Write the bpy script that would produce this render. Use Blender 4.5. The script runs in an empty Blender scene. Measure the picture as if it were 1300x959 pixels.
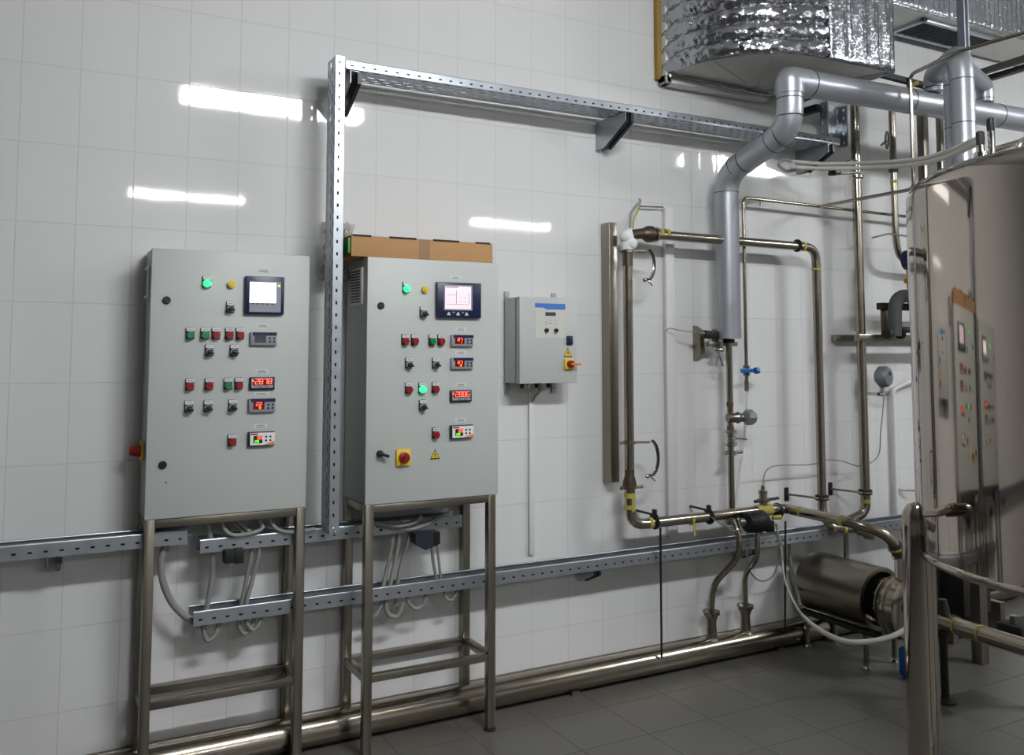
import bpy, bmesh, math, random
from mathutils import Vector, Matrix
PI = math.pi
random.seed(7)
S = bpy.context.scene
COL = S.collection

# ------------------------------------------------------------------ camera
FOC, YAW, PIT, CY = 1152.8, math.radians(28.715), math.radians(4.171), 361.8
CAM = Vector((0, -3.8, 1.6))
fwd = Vector((math.sin(YAW)*math.cos(PIT), math.cos(YAW)*math.cos(PIT), math.sin(PIT)))
rgt = Vector((math.cos(YAW), -math.sin(YAW), 0)); upv = rgt.cross(fwd)
cd = bpy.data.cameras.new('camera'); cam = bpy.data.objects.new('camera', cd); COL.objects.link(cam)
cd.sensor_width = 36; cd.lens = FOC/1300*36; cd.shift_y = -(479.5-CY)/1300
cd.clip_start = 0.05
cam.matrix_world = Matrix.Translation(CAM) @ Matrix((rgt, upv, -fwd)).transposed().to_4x4()
S.camera = cam

def at(px, py, y):
    """point of the room seen at that place of the photograph, at depth plane y (metres from the wall)"""
    r = rgt*((px-650)/FOC) - upv*((py-CY)/FOC) + fwd
    return CAM + r*((y-CAM.y)/r.y)
def atz(px, py, z):
    r = rgt*((px-650)/FOC) - upv*((py-CY)/FOC) + fwd
    return CAM + r*((z-CAM.z)/r.z)

# ------------------------------------------------------------------ world, exposure
w = bpy.data.worlds.new('world'); S.world = w; w.use_nodes = True
w.node_tree.nodes['Background'].inputs[0].default_value = (0.5, 0.55, 0.6, 1)
w.node_tree.nodes['Background'].inputs[1].default_value = 0.05
S.view_settings.view_transform = 'Standard'; S.view_settings.look = 'None'
S.view_settings.gamma = 1; S.view_settings.use_curve_mapping = False
S.view_settings.exposure = 0.0
LAMP = 106.0          # brightness of the fluorescent diffusers

# ------------------------------------------------------------------ materials
def lin(c):
    return tuple(((v/255)/12.92 if v/255 <= .04045 else ((v/255+.055)/1.055)**2.4) for v in c) + (1,)
def mat(name, rgb, rough=.5, metal=0, emit=None, es=0, bump=None, spec=.5, alpha=None, trans=0, var=None, aniso=0):
    m = bpy.data.materials.new(name); m.use_nodes = True
    nt = m.node_tree; b = nt.nodes['Principled BSDF']
    b.inputs['Base Color'].default_value = lin(rgb)
    b.inputs['Roughness'].default_value = rough; b.inputs['Metallic'].default_value = metal
    b.inputs['Specular IOR Level'].default_value = spec
    if emit: b.inputs['Emission Color'].default_value = lin(emit); b.inputs['Emission Strength'].default_value = es
    if alpha is not None: b.inputs['Alpha'].default_value = alpha
    if trans: b.inputs['Transmission Weight'].default_value = trans
    tc = nt.nodes.new('ShaderNodeTexCoord')
    if var:    # (scale, amount, stretch): patchy wear of roughness and colour
        sc, am, st = var
        mp = nt.nodes.new('ShaderNodeMapping'); mp.inputs['Scale'].default_value = st
        nt.links.new(tc.outputs['Object'], mp.inputs[0])
        n = nt.nodes.new('ShaderNodeTexNoise'); n.inputs['Scale'].default_value = sc; n.inputs['Detail'].default_value = 5
        nt.links.new(mp.outputs[0], n.inputs['Vector'])
        mr = nt.nodes.new('ShaderNodeMapRange'); mr.inputs['To Min'].default_value = max(0, rough-am); mr.inputs['To Max'].default_value = min(1, rough+am)
        nt.links.new(n.outputs[0], mr.inputs[0]); nt.links.new(mr.outputs[0], b.inputs['Roughness'])
        mx = nt.nodes.new('ShaderNodeMix'); mx.data_type = 'RGBA'
        c = lin(rgb); mx.inputs[6].default_value = tuple(v*.88 for v in c[:3])+(1,); mx.inputs[7].default_value = tuple(min(1, v*1.08) for v in c[:3])+(1,)
        nt.links.new(n.outputs[0], mx.inputs[0]); nt.links.new(mx.outputs[2], b.inputs['Base Color'])
    if bump:
        sc, st, dist = bump
        n = nt.nodes.new('ShaderNodeTexNoise'); n.inputs['Scale'].default_value = sc; n.inputs['Detail'].default_value = 4
        nt.links.new(tc.outputs['Object'], n.inputs['Vector'])
        bp = nt.nodes.new('ShaderNodeBump'); bp.inputs['Strength'].default_value = st; bp.inputs['Distance'].default_value = dist
        nt.links.new(n.outputs[0], bp.inputs['Height']); nt.links.new(bp.outputs[0], b.inputs['Normal'])
    return m

def tile_mat(name, axes, size, off, rgb, grout, mortar, rough, gbump=.002, wav=.0, spec=.5):
    m = bpy.data.materials.new(name); m.use_nodes = True
    nt = m.node_tree; b = nt.nodes['Principled BSDF']; N = nt.nodes; L = nt.links
    geo = N.new('ShaderNodeNewGeometry'); sep = N.new('ShaderNodeSeparateXYZ'); L.new(geo.outputs['Position'], sep.inputs[0])
    comb = N.new('ShaderNodeCombineXYZ')
    for k in range(2):
        a = N.new('ShaderNodeMath'); a.operation = 'SUBTRACT'; a.inputs[1].default_value = off[k]
        L.new(sep.outputs[axes[k]], a.inputs[0]); L.new(a.outputs[0], comb.inputs[k])
    br = N.new('ShaderNodeTexBrick'); br.offset = 0; br.squash = 1
    br.inputs['Scale'].default_value = 1; br.inputs['Brick Width'].default_value = size[0]; br.inputs['Row Height'].default_value = size[1]
    br.inputs['Mortar Size'].default_value = mortar; br.inputs['Mortar Smooth'].default_value = .3; br.inputs['Bias'].default_value = 0
    c = lin(rgb)
    br.inputs['Color1'].default_value = c; br.inputs['Color2'].default_value = tuple(v*.985 for v in c[:3])+(1,)
    br.inputs['Mortar'].default_value = lin(grout)
    L.new(comb.outputs[0], br.inputs['Vector']); L.new(br.outputs['Color'], b.inputs['Base Color'])
    mr = N.new('ShaderNodeMapRange'); mr.inputs['To Min'].default_value = rough; mr.inputs['To Max'].default_value = .6
    L.new(br.outputs['Fac'], mr.inputs[0]); L.new(mr.outputs[0], b.inputs['Roughness'])
    b.inputs['Specular IOR Level'].default_value = spec
    inv = N.new('ShaderNodeMath'); inv.operation = 'SUBTRACT'; inv.inputs[0].default_value = 1; L.new(br.outputs['Fac'], inv.inputs[1])
    n = N.new('ShaderNodeTexNoise'); n.inputs['Scale'].default_value = 9; n.inputs['Detail'].default_value = 1.5
    L.new(geo.outputs['Position'], n.inputs['Vector'])
    mu = N.new('ShaderNodeMath'); mu.operation = 'MULTIPLY_ADD'; mu.inputs[1].default_value = wav
    L.new(n.outputs[0], mu.inputs[0]); L.new(inv.outputs[0], mu.inputs[2])
    bp = N.new('ShaderNodeBump'); bp.inputs['Strength'].default_value = 1; bp.inputs['Distance'].default_value = gbump
    L.new(mu.outputs[0], bp.inputs['Height']); L.new(bp.outputs[0], b.inputs['Normal'])
    return m

M = {}
M['tile'] = tile_mat('glazed_white_tile', (0, 2), (.2, .3), (-.01-4, -.02-3), (214, 214, 213), (196, 196, 194), .0022, .04, .0006, .35)
M['tile_side'] = tile_mat('glazed_white_tile_side', (1, 2), (.2, .3), (-20, -.02-3), (206, 206, 204), (190, 190, 188), .0022, .1, .0006, .4)
M['floor'] = tile_mat('grey_floor_tile', (0, 1), (.33, .33), (-20.05, -20.1), (94, 92, 86), (80, 78, 74), .004, .38, .0006, .5)
M['ceiling'] = mat('ceiling_paint', (196, 198, 196), .8)
M['galv'] = mat('galvanised_sheet', (176, 182, 188), .36, .85, var=(18, .12, (1, 1, 1)))
M['steel'] = mat('brushed_stainless', (146, 140, 128), .3, .95, var=(5, .04, (1, 1, 1)))
M['pipe'] = mat('stainless_pipe', (164, 156, 142), .2, 1, var=(12, .08, (1, 1, 1)))
M['weld'] = mat('heat_tinted_weld', (94, 82, 70), .4, .8)
M['rust'] = mat('rusty_band', (100, 68, 44), .7, .3)
M['mirror'] = mat('polished_tank_steel', (178, 168, 158), .055, 1, var=(2.2, .03, (1, 1, .2)), bump=(3, .05, .01))
M['tankdark'] = mat('tank_seam_steel', (70, 68, 64), .3, .9)
M['jacket'] = mat('grey_pipe_jacket', (174, 178, 183), .38, .6, var=(8, .08, (1, 1, 1)))
M['seam'] = mat('jacket_seam', (66, 68, 74), .5, .2)
M['foil'] = mat('aluminium_foil', (176, 178, 184), .17, 1, bump=(70, .55, .006), var=(30, .1, (1, 1, 1)))
M['foilflat'] = mat('aluminium_foil_underside', (205, 205, 200), .45, .55, bump=(22, .5, .008), var=(14, .12, (4, 1, 1)))
M['wool'] = mat('mineral_wool_edge', (158, 128, 60), .9, bump=(60, .8, .01))
M['cab'] = mat('grey_powder_coat', (182, 186, 182), .46, 0, bump=(260, .05, .001))
M['cabside'] = M['cab']
M['black'] = mat('black_plastic', (16, 17, 20), .4)
M['rubber'] = mat('black_rubber', (22, 22, 22), .65)
M['navy'] = mat('navy_panel_plastic', (18, 30, 66), .35)
M['green'] = mat('green_button', (18, 120, 70), .3)
M['greenlit'] = mat('lit_green_lens', (60, 235, 150), .3, emit=(60, 255, 150), es=1.3)
M['red'] = mat('red_button', (138, 14, 16), .3)
M['yellow'] = mat('yellow_button', (226, 190, 40), .4)
M['orange'] = mat('orange_print', (222, 128, 40), .5)
M['white'] = mat('white_plastic', (226, 226, 224), .45)
M['plate'] = mat('white_name_plate', (206, 207, 208), .4)
M['print'] = mat('grey_print', (120, 122, 124), .6)
M['screenw'] = mat('lit_white_screen', (250, 248, 244), .3, emit=(255, 251, 244), es=1.0)
M['screenp'] = mat('lit_pink_screen', (236, 218, 226), .3, emit=(250, 228, 236), es=.4)
M['ledglass'] = mat('dark_red_led_window', (84, 8, 10), .25, emit=(190, 10, 16), es=.12)
M['led'] = mat('red_led_segment', (255, 110, 80), .3, emit=(255, 110, 92), es=2.2)
M['ledg'] = mat('green_led_segment', (120, 255, 40), .3, emit=(110, 255, 30), es=1.8)
M['ledo'] = mat('amber_led_segment', (255, 170, 30), .3, emit=(255, 160, 20), es=2.0)
M['teal'] = mat('teal_print', (60, 130, 128), .5)
M['meterface'] = mat('grey_meter_face', (140, 144, 152), .45)
M['lcd'] = mat('grey_lcd', (66, 74, 80), .25)
M['blueprint'] = mat('blue_header', (70, 118, 196), .45)
M['bluepl'] = mat('blue_plastic', (16, 96, 170), .35)
M['beige'] = mat('pale_panel_foil', (198, 199, 190), .45)
M['card'] = mat('brown_cardboard', (176, 136, 92), .85, var=(6, .05, (1, 1, 6)))
M['cardtape'] = mat('brown_packing_tape', (142, 110, 80), .35)
M['cardin'] = mat('dark_slot', (60, 38, 34), .9)
M['film'] = mat('crumpled_plastic_film', (186, 180, 166), .25, alpha=.42, bump=(40, 1, .02))
M['jbox'] = mat('dark_junction_box', (34, 38, 50), .4)
M['darkfill'] = mat('black_slot_fill', (24, 24, 26), .6)  # near-black, stands in for the shade behind the tray slots
M['cable'] = mat('grey_cable', (136, 136, 132), .5)
M['hose'] = mat('pale_hose', (190, 188, 180), .4)
M['clearhose'] = mat('clear_hose', (196, 198, 196), .2, alpha=.35)
M['trunk'] = mat('white_conduit', (212, 212, 210), .35)
M['tape'] = mat('yellow_tape', (172, 160, 72), .6)
M['ygreen'] = mat('yellow_green_wire', (150, 170, 40), .5)
M['brass'] = mat('brass', (186, 140, 50), .35, .9)
M['insul'] = mat('grey_foam_insulation', (72, 74, 76), .8)
M['chrome'] = mat('chrome', (210, 208, 204), .1, 1)
M['castgrey'] = mat('grey_cast_housing', (128, 136, 138), .45, .4)
M['castdark'] = mat('dark_cast_metal', (58, 56, 52), .45, .7)
M['gauge'] = mat('gauge_face', (214, 222, 230), .3)
M['diff'] = mat('lamp_diffuser', (255, 255, 255), .5, emit=(250, 252, 255), es=LAMP)
M['brushbody'] = mat('brushed_pump_shroud', (138, 130, 118), .3, .95, var=(4, .04, (1, 1, 1)))

# ------------------------------------------------------------------ mesh builder
class MB:
    def __init__(s): s.bm = bmesh.new()
    def _merge(s, tmp, mx=None):
        me = bpy.data.meshes.new('tmp'); tmp.to_mesh(me); tmp.free()
        if mx: me.transform(mx)
        s.bm.from_mesh(me); bpy.data.meshes.remove(me); return s
    def box(s, x0, x1, y0, y1, z0, z1, bev=0):
        t = bmesh.new(); bmesh.ops.create_cube(t, size=1)
        for v in t.verts: v.co = Vector(((x0+x1)/2+v.co.x*(x1-x0), (y0+y1)/2+v.co.y*(y1-y0), (z0+z1)/2+v.co.z*(z1-z0)))
        if bev: bmesh.ops.bevel(t, geom=t.edges[:], offset=bev, segments=2, affect='EDGES', profile=.5)
        return s._merge(t)
    def obox(s, c, ax, ay, az, sx, sy, sz, bev=0):
        """box with its own axes"""
        t = bmesh.new(); bmesh.ops.create_cube(t, size=1)
        for v in t.verts: v.co = Vector((v.co.x*sx, v.co.y*sy, v.co.z*sz))
        if bev: bmesh.ops.bevel(t, geom=t.edges[:], offset=bev, segments=2, affect='EDGES', profile=.5)
        mx = Matrix((Vector(ax).normalized(), Vector(ay).normalized(), Vector(az).normalized())).transposed().to_4x4()
        return s._merge(t, Matrix.Translation(c) @ mx)
    def frame(s, d):
        d = Vector(d).normalized(); a = Vector((0, 0, 1)) if abs(d.z) < .9 else Vector((1, 0, 0))
        u = d.cross(a).normalized(); return d, u, d.cross(u).normalized()
    def lathe(s, o, d, prof, seg=24, caps=True):
        """prof: list of (distance along d, radius)"""
        o = Vector(o); d, u, v = s.frame(d); rings = []
        for h, r in prof:
            rings.append([s.bm.verts.new(o+d*h+(u*math.cos(2*PI*k/seg)+v*math.sin(2*PI*k/seg))*max(r, 1e-4)) for k in range(seg)])
        for a, b in zip(rings, rings[1:]):
            for k in range(seg): s.bm.faces.new((a[k], a[(k+1) % seg], b[(k+1) % seg], b[k]))
        if caps: s.bm.faces.new(rings[0][::-1]); s.bm.faces.new(rings[-1])
        return s
    def cyl(s, p0, p1, r, r2=None, seg=20):
        p0 = Vector(p0); p1 = Vector(p1); return s.lathe(p0, p1-p0, [(0, r), ((p1-p0).length, r if r2 is None else r2)], seg)
    def ball(s, c, r, sc=(1, 1, 1)):
        t = bmesh.new(); bmesh.ops.create_uvsphere(t, u_segments=18, v_segments=12, radius=r)
        return s._merge(t, Matrix.Translation(c) @ Matrix.Diagonal((*sc, 1)))
    def tube(s, pts, r, bend=0, seg=14, caps=True):
        P = [Vector(p) for p in pts]
        if bend:
            Q = [P[0]]
            for a, b, c in zip(P, P[1:], P[2:]):
                d1 = (a-b); d2 = (c-b); l = min(bend, d1.length*.49, d2.length*.49)
                s0 = b+d1.normalized()*l; s1 = b+d2.normalized()*l
                for k in range(7):
                    t = k/6; Q.append(s0*(1-t)**2+b*2*t*(1-t)+s1*t*t)
            Q.append(P[-1]); P = Q
        rings = []; u = None
        for i, p in enumerate(P):
            d = (P[min(i+1, len(P)-1)]-P[max(i-1, 0)]).normalized()
            if u is None: _, u, v = s.frame(d)
            else: u = (u-d*u.dot(d)).normalized()
            v = d.cross(u)
            rr = r(i/(len(P)-1)) if callable(r) else r
            rings.append([s.bm.verts.new(p+(u*math.cos(2*PI*k/seg)+v*math.sin(2*PI*k/seg))*rr) for k in range(seg)])
        for a, b in zip(rings, rings[1:]):
            for k in range(seg): s.bm.faces.new((a[k], a[(k+1) % seg], b[(k+1) % seg], b[k]))
        if caps: s.bm.faces.new(rings[0][::-1]); s.bm.faces.new(rings[-1])
        return s
    def curve(s, pts, r, seg=10, sub=6):
        """smooth tube through points (Catmull-Rom)"""
        P = [Vector(p) for p in pts]; P = [P[0]*2-P[1]]+P+[P[-1]*2-P[-2]]; Q = []
        for i in range(1, len(P)-2):
            a, b, c, d = P[i-1:i+3]
            for k in range(sub):
                t = k/sub; Q.append(.5*((2*b)+(c-a)*t+(2*a-5*b+4*c-d)*t*t+(3*b-a-3*c+d)*t**3))
        Q.append(P[-2]); return s.tube(Q, r, 0, seg)
    def prism(s, poly, d):
        """poly: list of points, extruded by vector d"""
        d = Vector(d); a = [s.bm.verts.new(Vector(p)) for p in poly]; b = [s.bm.verts.new(Vector(p)+d) for p in poly]
        n = len(a); s.bm.faces.new(a); s.bm.faces.new(b[::-1])
        for k in range(n): s.bm.faces.new((a[k], b[k], b[(k+1) % n], a[(k+1) % n]))
        return s
    def perf(s, o, u, v, L, W, pitch, hl, rows):
        """sheet of length L along u and width W along v, slots hl long; rows: list of (centre, height, shift)"""
        o = Vector(o); u = Vector(u); v = Vector(v)
        n = max(1, round(L/pitch)); p = L/n
        cuts = [0]
        for c, h, sh in rows: cuts += [c-h/2, c+h/2]
        cuts.append(W)
        for j in range(len(cuts)-1):
            hole = j % 2 == 1
            a, b = cuts[j], cuts[j+1]
            if not hole: segs = [(0, L)]
            else:
                sh = rows[(j-1)//2][2]*p; segs = []; x = 0
                for i in range(n):
                    c = (i+.5)*p+sh
                    if c+hl/2 > L: break
                    segs.append((x, c-hl/2)); x = c+hl/2
                segs.append((x, L))
            for x0, x1 in segs:
                if x1-x0 < 1e-5: continue
                s.bm.faces.new([s.bm.verts.new(o+u*x+v*y) for x, y in ((x0, a), (x1, a), (x1, b), (x0, b))])
        return s
    def build(s, name, m, parent=None, smooth=True, solid=0, bev=0):
        bmesh.ops.recalc_face_normals(s.bm, faces=s.bm.faces[:])
        me = bpy.data.meshes.new(name)
        org = ORG.get(parent.name, Vector((0, 0, 0))) if parent else None
        if org is None:
            c = Vector((0, 0, 0)); n = len(s.bm.verts)
            zs = min(v.co.z for v in s.bm.verts)
            for v in s.bm.verts: c += v.co
            c /= n; org = Vector((c.x, c.y, zs))
        for v in s.bm.verts: v.co -= org
        s.bm.to_mesh(me); s.bm.free()
        mm = M[m] if isinstance(m, str) else m
        me.materials.append(mm)
        if smooth:
            for p in me.polygons: p.use_smooth = True
            try: me.set_sharp_from_angle(angle=math.radians(35))
            except Exception: pass
        o = bpy.data.objects.new(name, me); COL.objects.link(o)
        if parent: o.parent = parent
        else: o.location = org
        ORG[o.name] = org
        if solid:
            md = o.modifiers.new('solid', 'SOLIDIFY'); md.thickness = solid; md.offset = 0
        return o
ORG = {}
def thing(name, label, cat, loc, group=None):
    o = bpy.data.objects.new(name, None); COL.objects.link(o); o.location = loc; o.empty_display_size = .1
    o['label'] = label; o['category'] = cat
    if group: o['group'] = group
    ORG[o.name] = Vector(loc); return o
def tag(o, label, cat, group=None):
    o['label'] = label; o['category'] = cat
    if group: o['group'] = group
    return o
def struct(o): o['kind'] = 'structure'; return o

# ================================================================== THE ROOM
XL, XR, YB, H = -8.0, 9.6, -10.6, 4.25
struct(MB().box(XL-.15, XR+.15, 0, .15, -.1, H+.1).build('wall_back', 'tile', smooth=False))
struct(MB().box(XL-.15, XL, YB, 0, -.1, H+.1).build('wall_left', 'tile_side', smooth=False))
struct(MB().box(XR, XR+.15, YB, 0, -.1, H+.1).build('wall_right', 'tile_side', smooth=False))
struct(MB().box(XL-.15, XR+.15, YB-.15, YB, -.1, H+.1).build('wall_front', 'tile', smooth=False))
struct(MB().box(XL, XR, YB, 0, -.1, 0).build('floor', 'floor', smooth=False))
struct(MB().box(XL, XR, YB, 0, H, H+.1).build('ceiling', 'ceiling', smooth=False))

# hanging fluorescent lamps (their mirror images show in the glazed tiles)
def lamp(x, y, z, L, W, label, dep=.10):
    t = thing('fluorescent_lamp', label, 'ceiling lamp', (x, y, z), 'hanging fluorescent lamps')
    MB().box(x-L/2-.03, x+L/2+.03, y-W/2-.03, y+W/2+.03, z, z+.07, .008).build('housing', 'white', t)
    MB().box(x-L/2, x+L/2, y-W/2, y+W/2, z-dep, z+.002, .015).build('diffuser', 'diff', t)
    for k in (-1, 1): MB().cyl((x+k*L*.35, y, z+.06), (x+k*L*.35, y, H), .006).build('suspension_rod', 'galv', t)
lamp(1.70, -3.1, 3.53, 1.36, .17, 'hanging fluorescent lamp mirrored in the tiles above the left cabinet')
lamp(6.35, -3.1, 3.53, 1.25, .22, 'hanging fluorescent lamp mirrored in the tiles behind the silver pipe')
lamp(1.80, -7.7, 3.5, 1.3, .09, 'thin far fluorescent lamp mirrored low above the left cabinet', .05)
lamp(6.45, -8.0, 3.5, 1.3, .09, 'thin far fluorescent lamp mirrored above the small wall box', .05)

# ================================================================== TANK
TX, TY, TR, TZ0, TZ1 = 3.09, -2.3, .70, .95, 2.15
tk = thing('steel_tank', 'large polished stainless steel tank standing at the right edge on round legs', 'tank', (TX, TY, 0))
MB().lathe((TX, TY, 0), (0, 0, 1), [(TZ0-.10, .02), (TZ0-.09, .25), (TZ0-.04, .52), (TZ0, TR-.03), (TZ0+.012, TR), (TZ1-.045, TR), (TZ1-.025, TR-.004), (TZ1-.008, TR-.014), (TZ1+.005, TR-.032), (TZ1+.012, TR-.06), (TZ1+.05, .5), (TZ1+.10, .25), (TZ1+.11, .02)], 128).build('shell', 'mirror', tk)
def ring(mb, c, R, r, n=96, zsc=1):
    c = Vector(c); rings = []
    for i in range(n):
        a = 2*PI*i/n; d = Vector((math.cos(a), math.sin(a), 0))
        rings.append([mb.bm.verts.new(c+d*(R+r*math.cos(2*PI*k/10))+Vector((0, 0, r*zsc*math.sin(2*PI*k/10)))) for k in range(10)])
    for i in range(n):
        a, b = rings[i], rings[(i+1) % n]
        for k in range(10): mb.bm.faces.new((a[k], b[k], b[(k+1) % 10], a[(k+1) % 10]))
    return mb
ring(MB(), (TX, TY, TZ1+.012), TR-.055, .007).build('top_rim', 'steel', tk)
ring(MB(), (TX, TY, TZ0+.006), TR-.004, .009, zsc=1.6).build('bottom_rim', 'mirror', tk)
ca = math.atan2(CAM.y-TY, CAM.x-TX)
def tpt(ang, r, z): return Vector((TX+r*math.cos(ang), TY+r*math.sin(ang), z))
lx, ly = 2.60, -1.80
la = math.atan2(ly-TY, lx-TX)
for k in range(4):
    a = la+k*PI/2; p = tpt(a, .70, 0)
    MB().lathe((p.x, p.y, 0), (0, 0, 1), [(0, .062), (.012, .062), (.02, .03), (.07, .03), (.07, .05), (.9, .05), (1.03, .05), (1.075, .045), (1.10, .03), (1.108, .008)], 32).build('leg', 'mirror', tk)
# vertical weld seams on the shell
for da in (.3, -1.2):
    a = la+da
    p0 = tpt(a, TR, TZ0+.03); p1 = tpt(a, TR, TZ1-.03)
    MB().tube([p0, p1], .0022, seg=6).build('weld_seam', 'steel', tk)
# outlet stub near the leg
def on_tank(px, py, off=0):
    r = rgt*((px-650)/FOC) - upv*((py-CY)/FOC) + fwd; h = math.hypot(r.x, r.y); ux, uy = r.x/h, r.y/h
    dx, dy = TX-CAM.x, TY-CAM.y; b = dx*ux+dy*uy; R_ = TR+off; q = R_*R_-(dx*dx+dy*dy-b*b)
    t = b-math.sqrt(max(q, 0)); return CAM+r*(t/h)
MB().curve([on_tank(1176, 652, .035), on_tank(1192, 651, .04), on_tank(1204, 646, .035), on_tank(1208, 644, .0)], .012).build('handle', 'pipe', tk)
# valve gear on top of the tank
def stack(mb, p, prof): return mb.lathe(p, (0, 0, 1), prof, 18)
for i, (px, yy, hh, knob) in enumerate(((1246, -1.86, .12, 'rubber'), (1260, -1.80, .20, 'black'))):
    b = at(px, 212, yy); b.z = TZ1+.06
    v = MB(); stack(v, b, [(-.03, .016), (.02, .016), (.02, .027), (.032, .027), (.032, .014), (.05, .014), (.05, .024), (.075, .024), (.075, .013), (hh-.02, .013)]); v.tube([b+Vector((-.03, .02, .045)), b+Vector((.045, -.02, .05))], .005)
    o = v.build('valve', 'chrome', tk)
    stack(MB(), b+Vector((0, 0, hh-.02)), [(0, .013), (.02, .015), (.045, .014), (.05, .009)]).build('knob', knob, o)
p0 = tpt(ca-1.15, .55, TZ1+.03)
q = [at(1268, 204, -1.8), at(1280, 196, -1.85), at(1298, 190, -1.9), at(1330, 186, -1.95)]
MB().curve(q, .012).build('top_pipe', 'steel', tk)
MB().tube([at(1294, 210, -1.95), at(1294, 180, -1.95), at(1330, 172, -1.97)], .013, .03).build('top_pipe', 'chrome', tk)
MB().tube([at(1262, 190, -1.75), at(1296, 180, -1.8), at(1335, 172, -1.8)], .011).build('agitator_bar', 'steel', tk)

# ================================================================== FOIL DUCTS
def foil_wall(outline, z0, z1, nz, amp, axis, freq):
    """vertical foil skin along a plan outline with quilted ribs"""
    P = [Vector((x, y, 0)) for x, y in outline]
    # resample
    Q = []; T = []
    for a, b in zip(P, P[1:]):
        n = max(1, int((b-a).length/.012))
        for k in range(n): Q.append(a.lerp(b, k/n)); T.append((b-a).normalized())
    Q.append(P[-1]); T.append(T[-1])
    mb = MB(); grid = []; run = 0
    rnd = random.Random(3)
    for i, (q, t) in enumerate(zip(Q, T)):
        if i: run += (q-Q[i-1]).length
        lo = max(0, i-4); hi = min(len(T)-1, i+4)
        tt = sum((T[k] for k in range(lo, hi+1)), Vector()).normalized()
        nrm = Vector((tt.y, -tt.x, 0)) * -1
        col = []
        for j in range(nz+1):
            z = z0+(z1-z0)*j/nz
            f = (z if axis == 'z' else run)
            wob = .35*math.sin(run*7+z*3)+.2*math.sin(run*19)
            d = amp*abs(math.sin(f*freq+wob))**.7 + amp*.5*rnd.uniform(-.5, .5)
            if j == 0 : d = 0
            col.append(mb.bm.verts.new(Vector((q.x, q.y, z))-nrm*d))
        grid.append(col)
    for a, b in zip(grid, grid[1:]):
        for j in range(nz): mb.bm.faces.new((a[j], b[j], b[j+1], a[j+1]))
    return mb
ZD = 3.06
elb = [(2.995, 0), (2.985, -.12)]+[(2.985+.50*(1-math.cos(a)), -.12-.53*math.sin(a)**.9) for a in [k*PI/2/14 for k in range(1, 15)]]+[(3.52, -.655)]
dt = thing('foil_insulated_duct', 'bulging silver foil wrapped air duct coming out of the wall at upper right', 'air duct', (3.4, -.3, ZD))
foil_wall(elb, ZD, 4.22, 110, .024, 'z', PI/.085).build('elbow_skin', 'foil', dt, solid=.004)
flat = [(3.52, -.66), (3.54, -.672), (3.98, -.685)]
foil_wall(flat, ZD-.012, 4.22, 60, .008, 'x', PI/.022).build('front_skin', 'foil', dt, solid=.004)
foil_wall([(3.98, -.685), (3.99, -.04)], ZD-.012, 4.22, 40, .006, 'x', PI/.05).build('end_skin', 'foil', dt, solid=.004)
MB().prism([(x, y, ZD) for x, y in elb+flat[1:]+[(3.99, -.04), (3.66, -.04), (3.66, 0)]], (0, 0, .012)).build('underside', 'foilflat', dt, smooth=False)
# folded creases on the underside
mb = MB()
mb.tube([(3.02, -.06, ZD-.002), (3.62, -.06, ZD-.002)], .006, seg=6); mb.tube([(3.62, -.06, ZD-.002), (3.98, -.62, ZD-.002)], .007, seg=6); mb.tube([(3.60, -.07, ZD-.002), (3.2, -.6, ZD-.002)], .004, seg=6)
mb.tube([(3.03, -.36, ZD-.002), (3.60, -.08, ZD-.002)], .004, seg=6)
mb.build('underside_fold', 'foilflat', dt)
# collar around the wall opening
mb = MB(); mb.box(2.965, 3.70, -.075, -.003, ZD-.05, ZD+.004, .01); mb.box(2.965, 3.012, -.075, -.003, ZD-.05, 4.22, .01)
mb.build('collar', 'foilflat', dt)
mb = MB(); mb.tube([(2.99, -.078, ZD-.02), (3.70, -.078, ZD-.02)], .009, seg=8); mb.tube([(2.99, -.078, ZD-.02), (2.99, -.078, 4.2)], .008, seg=8)
mb.build('collar_fold', 'foil', dt)
MB().box(2.945, 2.966, -.03, -.003, ZD-.02, 4.2).build('wool_edge', 'wool', dt)

d2 = thing('foil_wrapped_duct', 'higher foil wrapped duct with a grille underneath, at the top right corner', 'air duct', (5, -.2, 3.6))
foil_wall([(4.02, -.38), (6.9, -.38)], 3.6, 4.22, 40, .008, 'x', PI/.045).build('front_skin', 'foil', d2, solid=.004)
MB().box(4.02, 6.9, -.378, -.035, 3.595, 3.607).build('underside', 'foilflat', d2, smooth=False)
mb = MB(); mb.tube([(4.02, -.385, 3.6), (6.9, -.385, 3.6)], .010, seg=8); mb.build('edge_fold', 'foil', d2)
g = MB()
gx0, gx1, gy0, gy1 = 4.72, 5.48, -.33, -.07
for a in ((gx0, gx1, gy0, gy0+.03), (gx0, gx1, gy1-.03, gy1), (gx0, gx0+.03, gy0, gy1), (gx1-.03, gx1, gy0, gy1)): g.box(*a, 3.575, 3.597, .003)
go = g.build('grille_frame', 'galv', d2)
MB().box(gx0+.03, gx1-.03, gy0+.03, gy1-.03, 3.588, 3.594)  .build('grille_back', 'seam', d2, smooth=False)
g = MB()
for k in range(22):
    x = gx0+.05+k*(gx1-gx0-.1)/21
    g.obox((x, (gy0+gy1)/2, 3.582), (1, 0, 1), (0, 1, 0), (-1, 0, 1), .018, gy1-gy0-.06, .0015)
g.build('grille_slat', 'galv', go)

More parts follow.
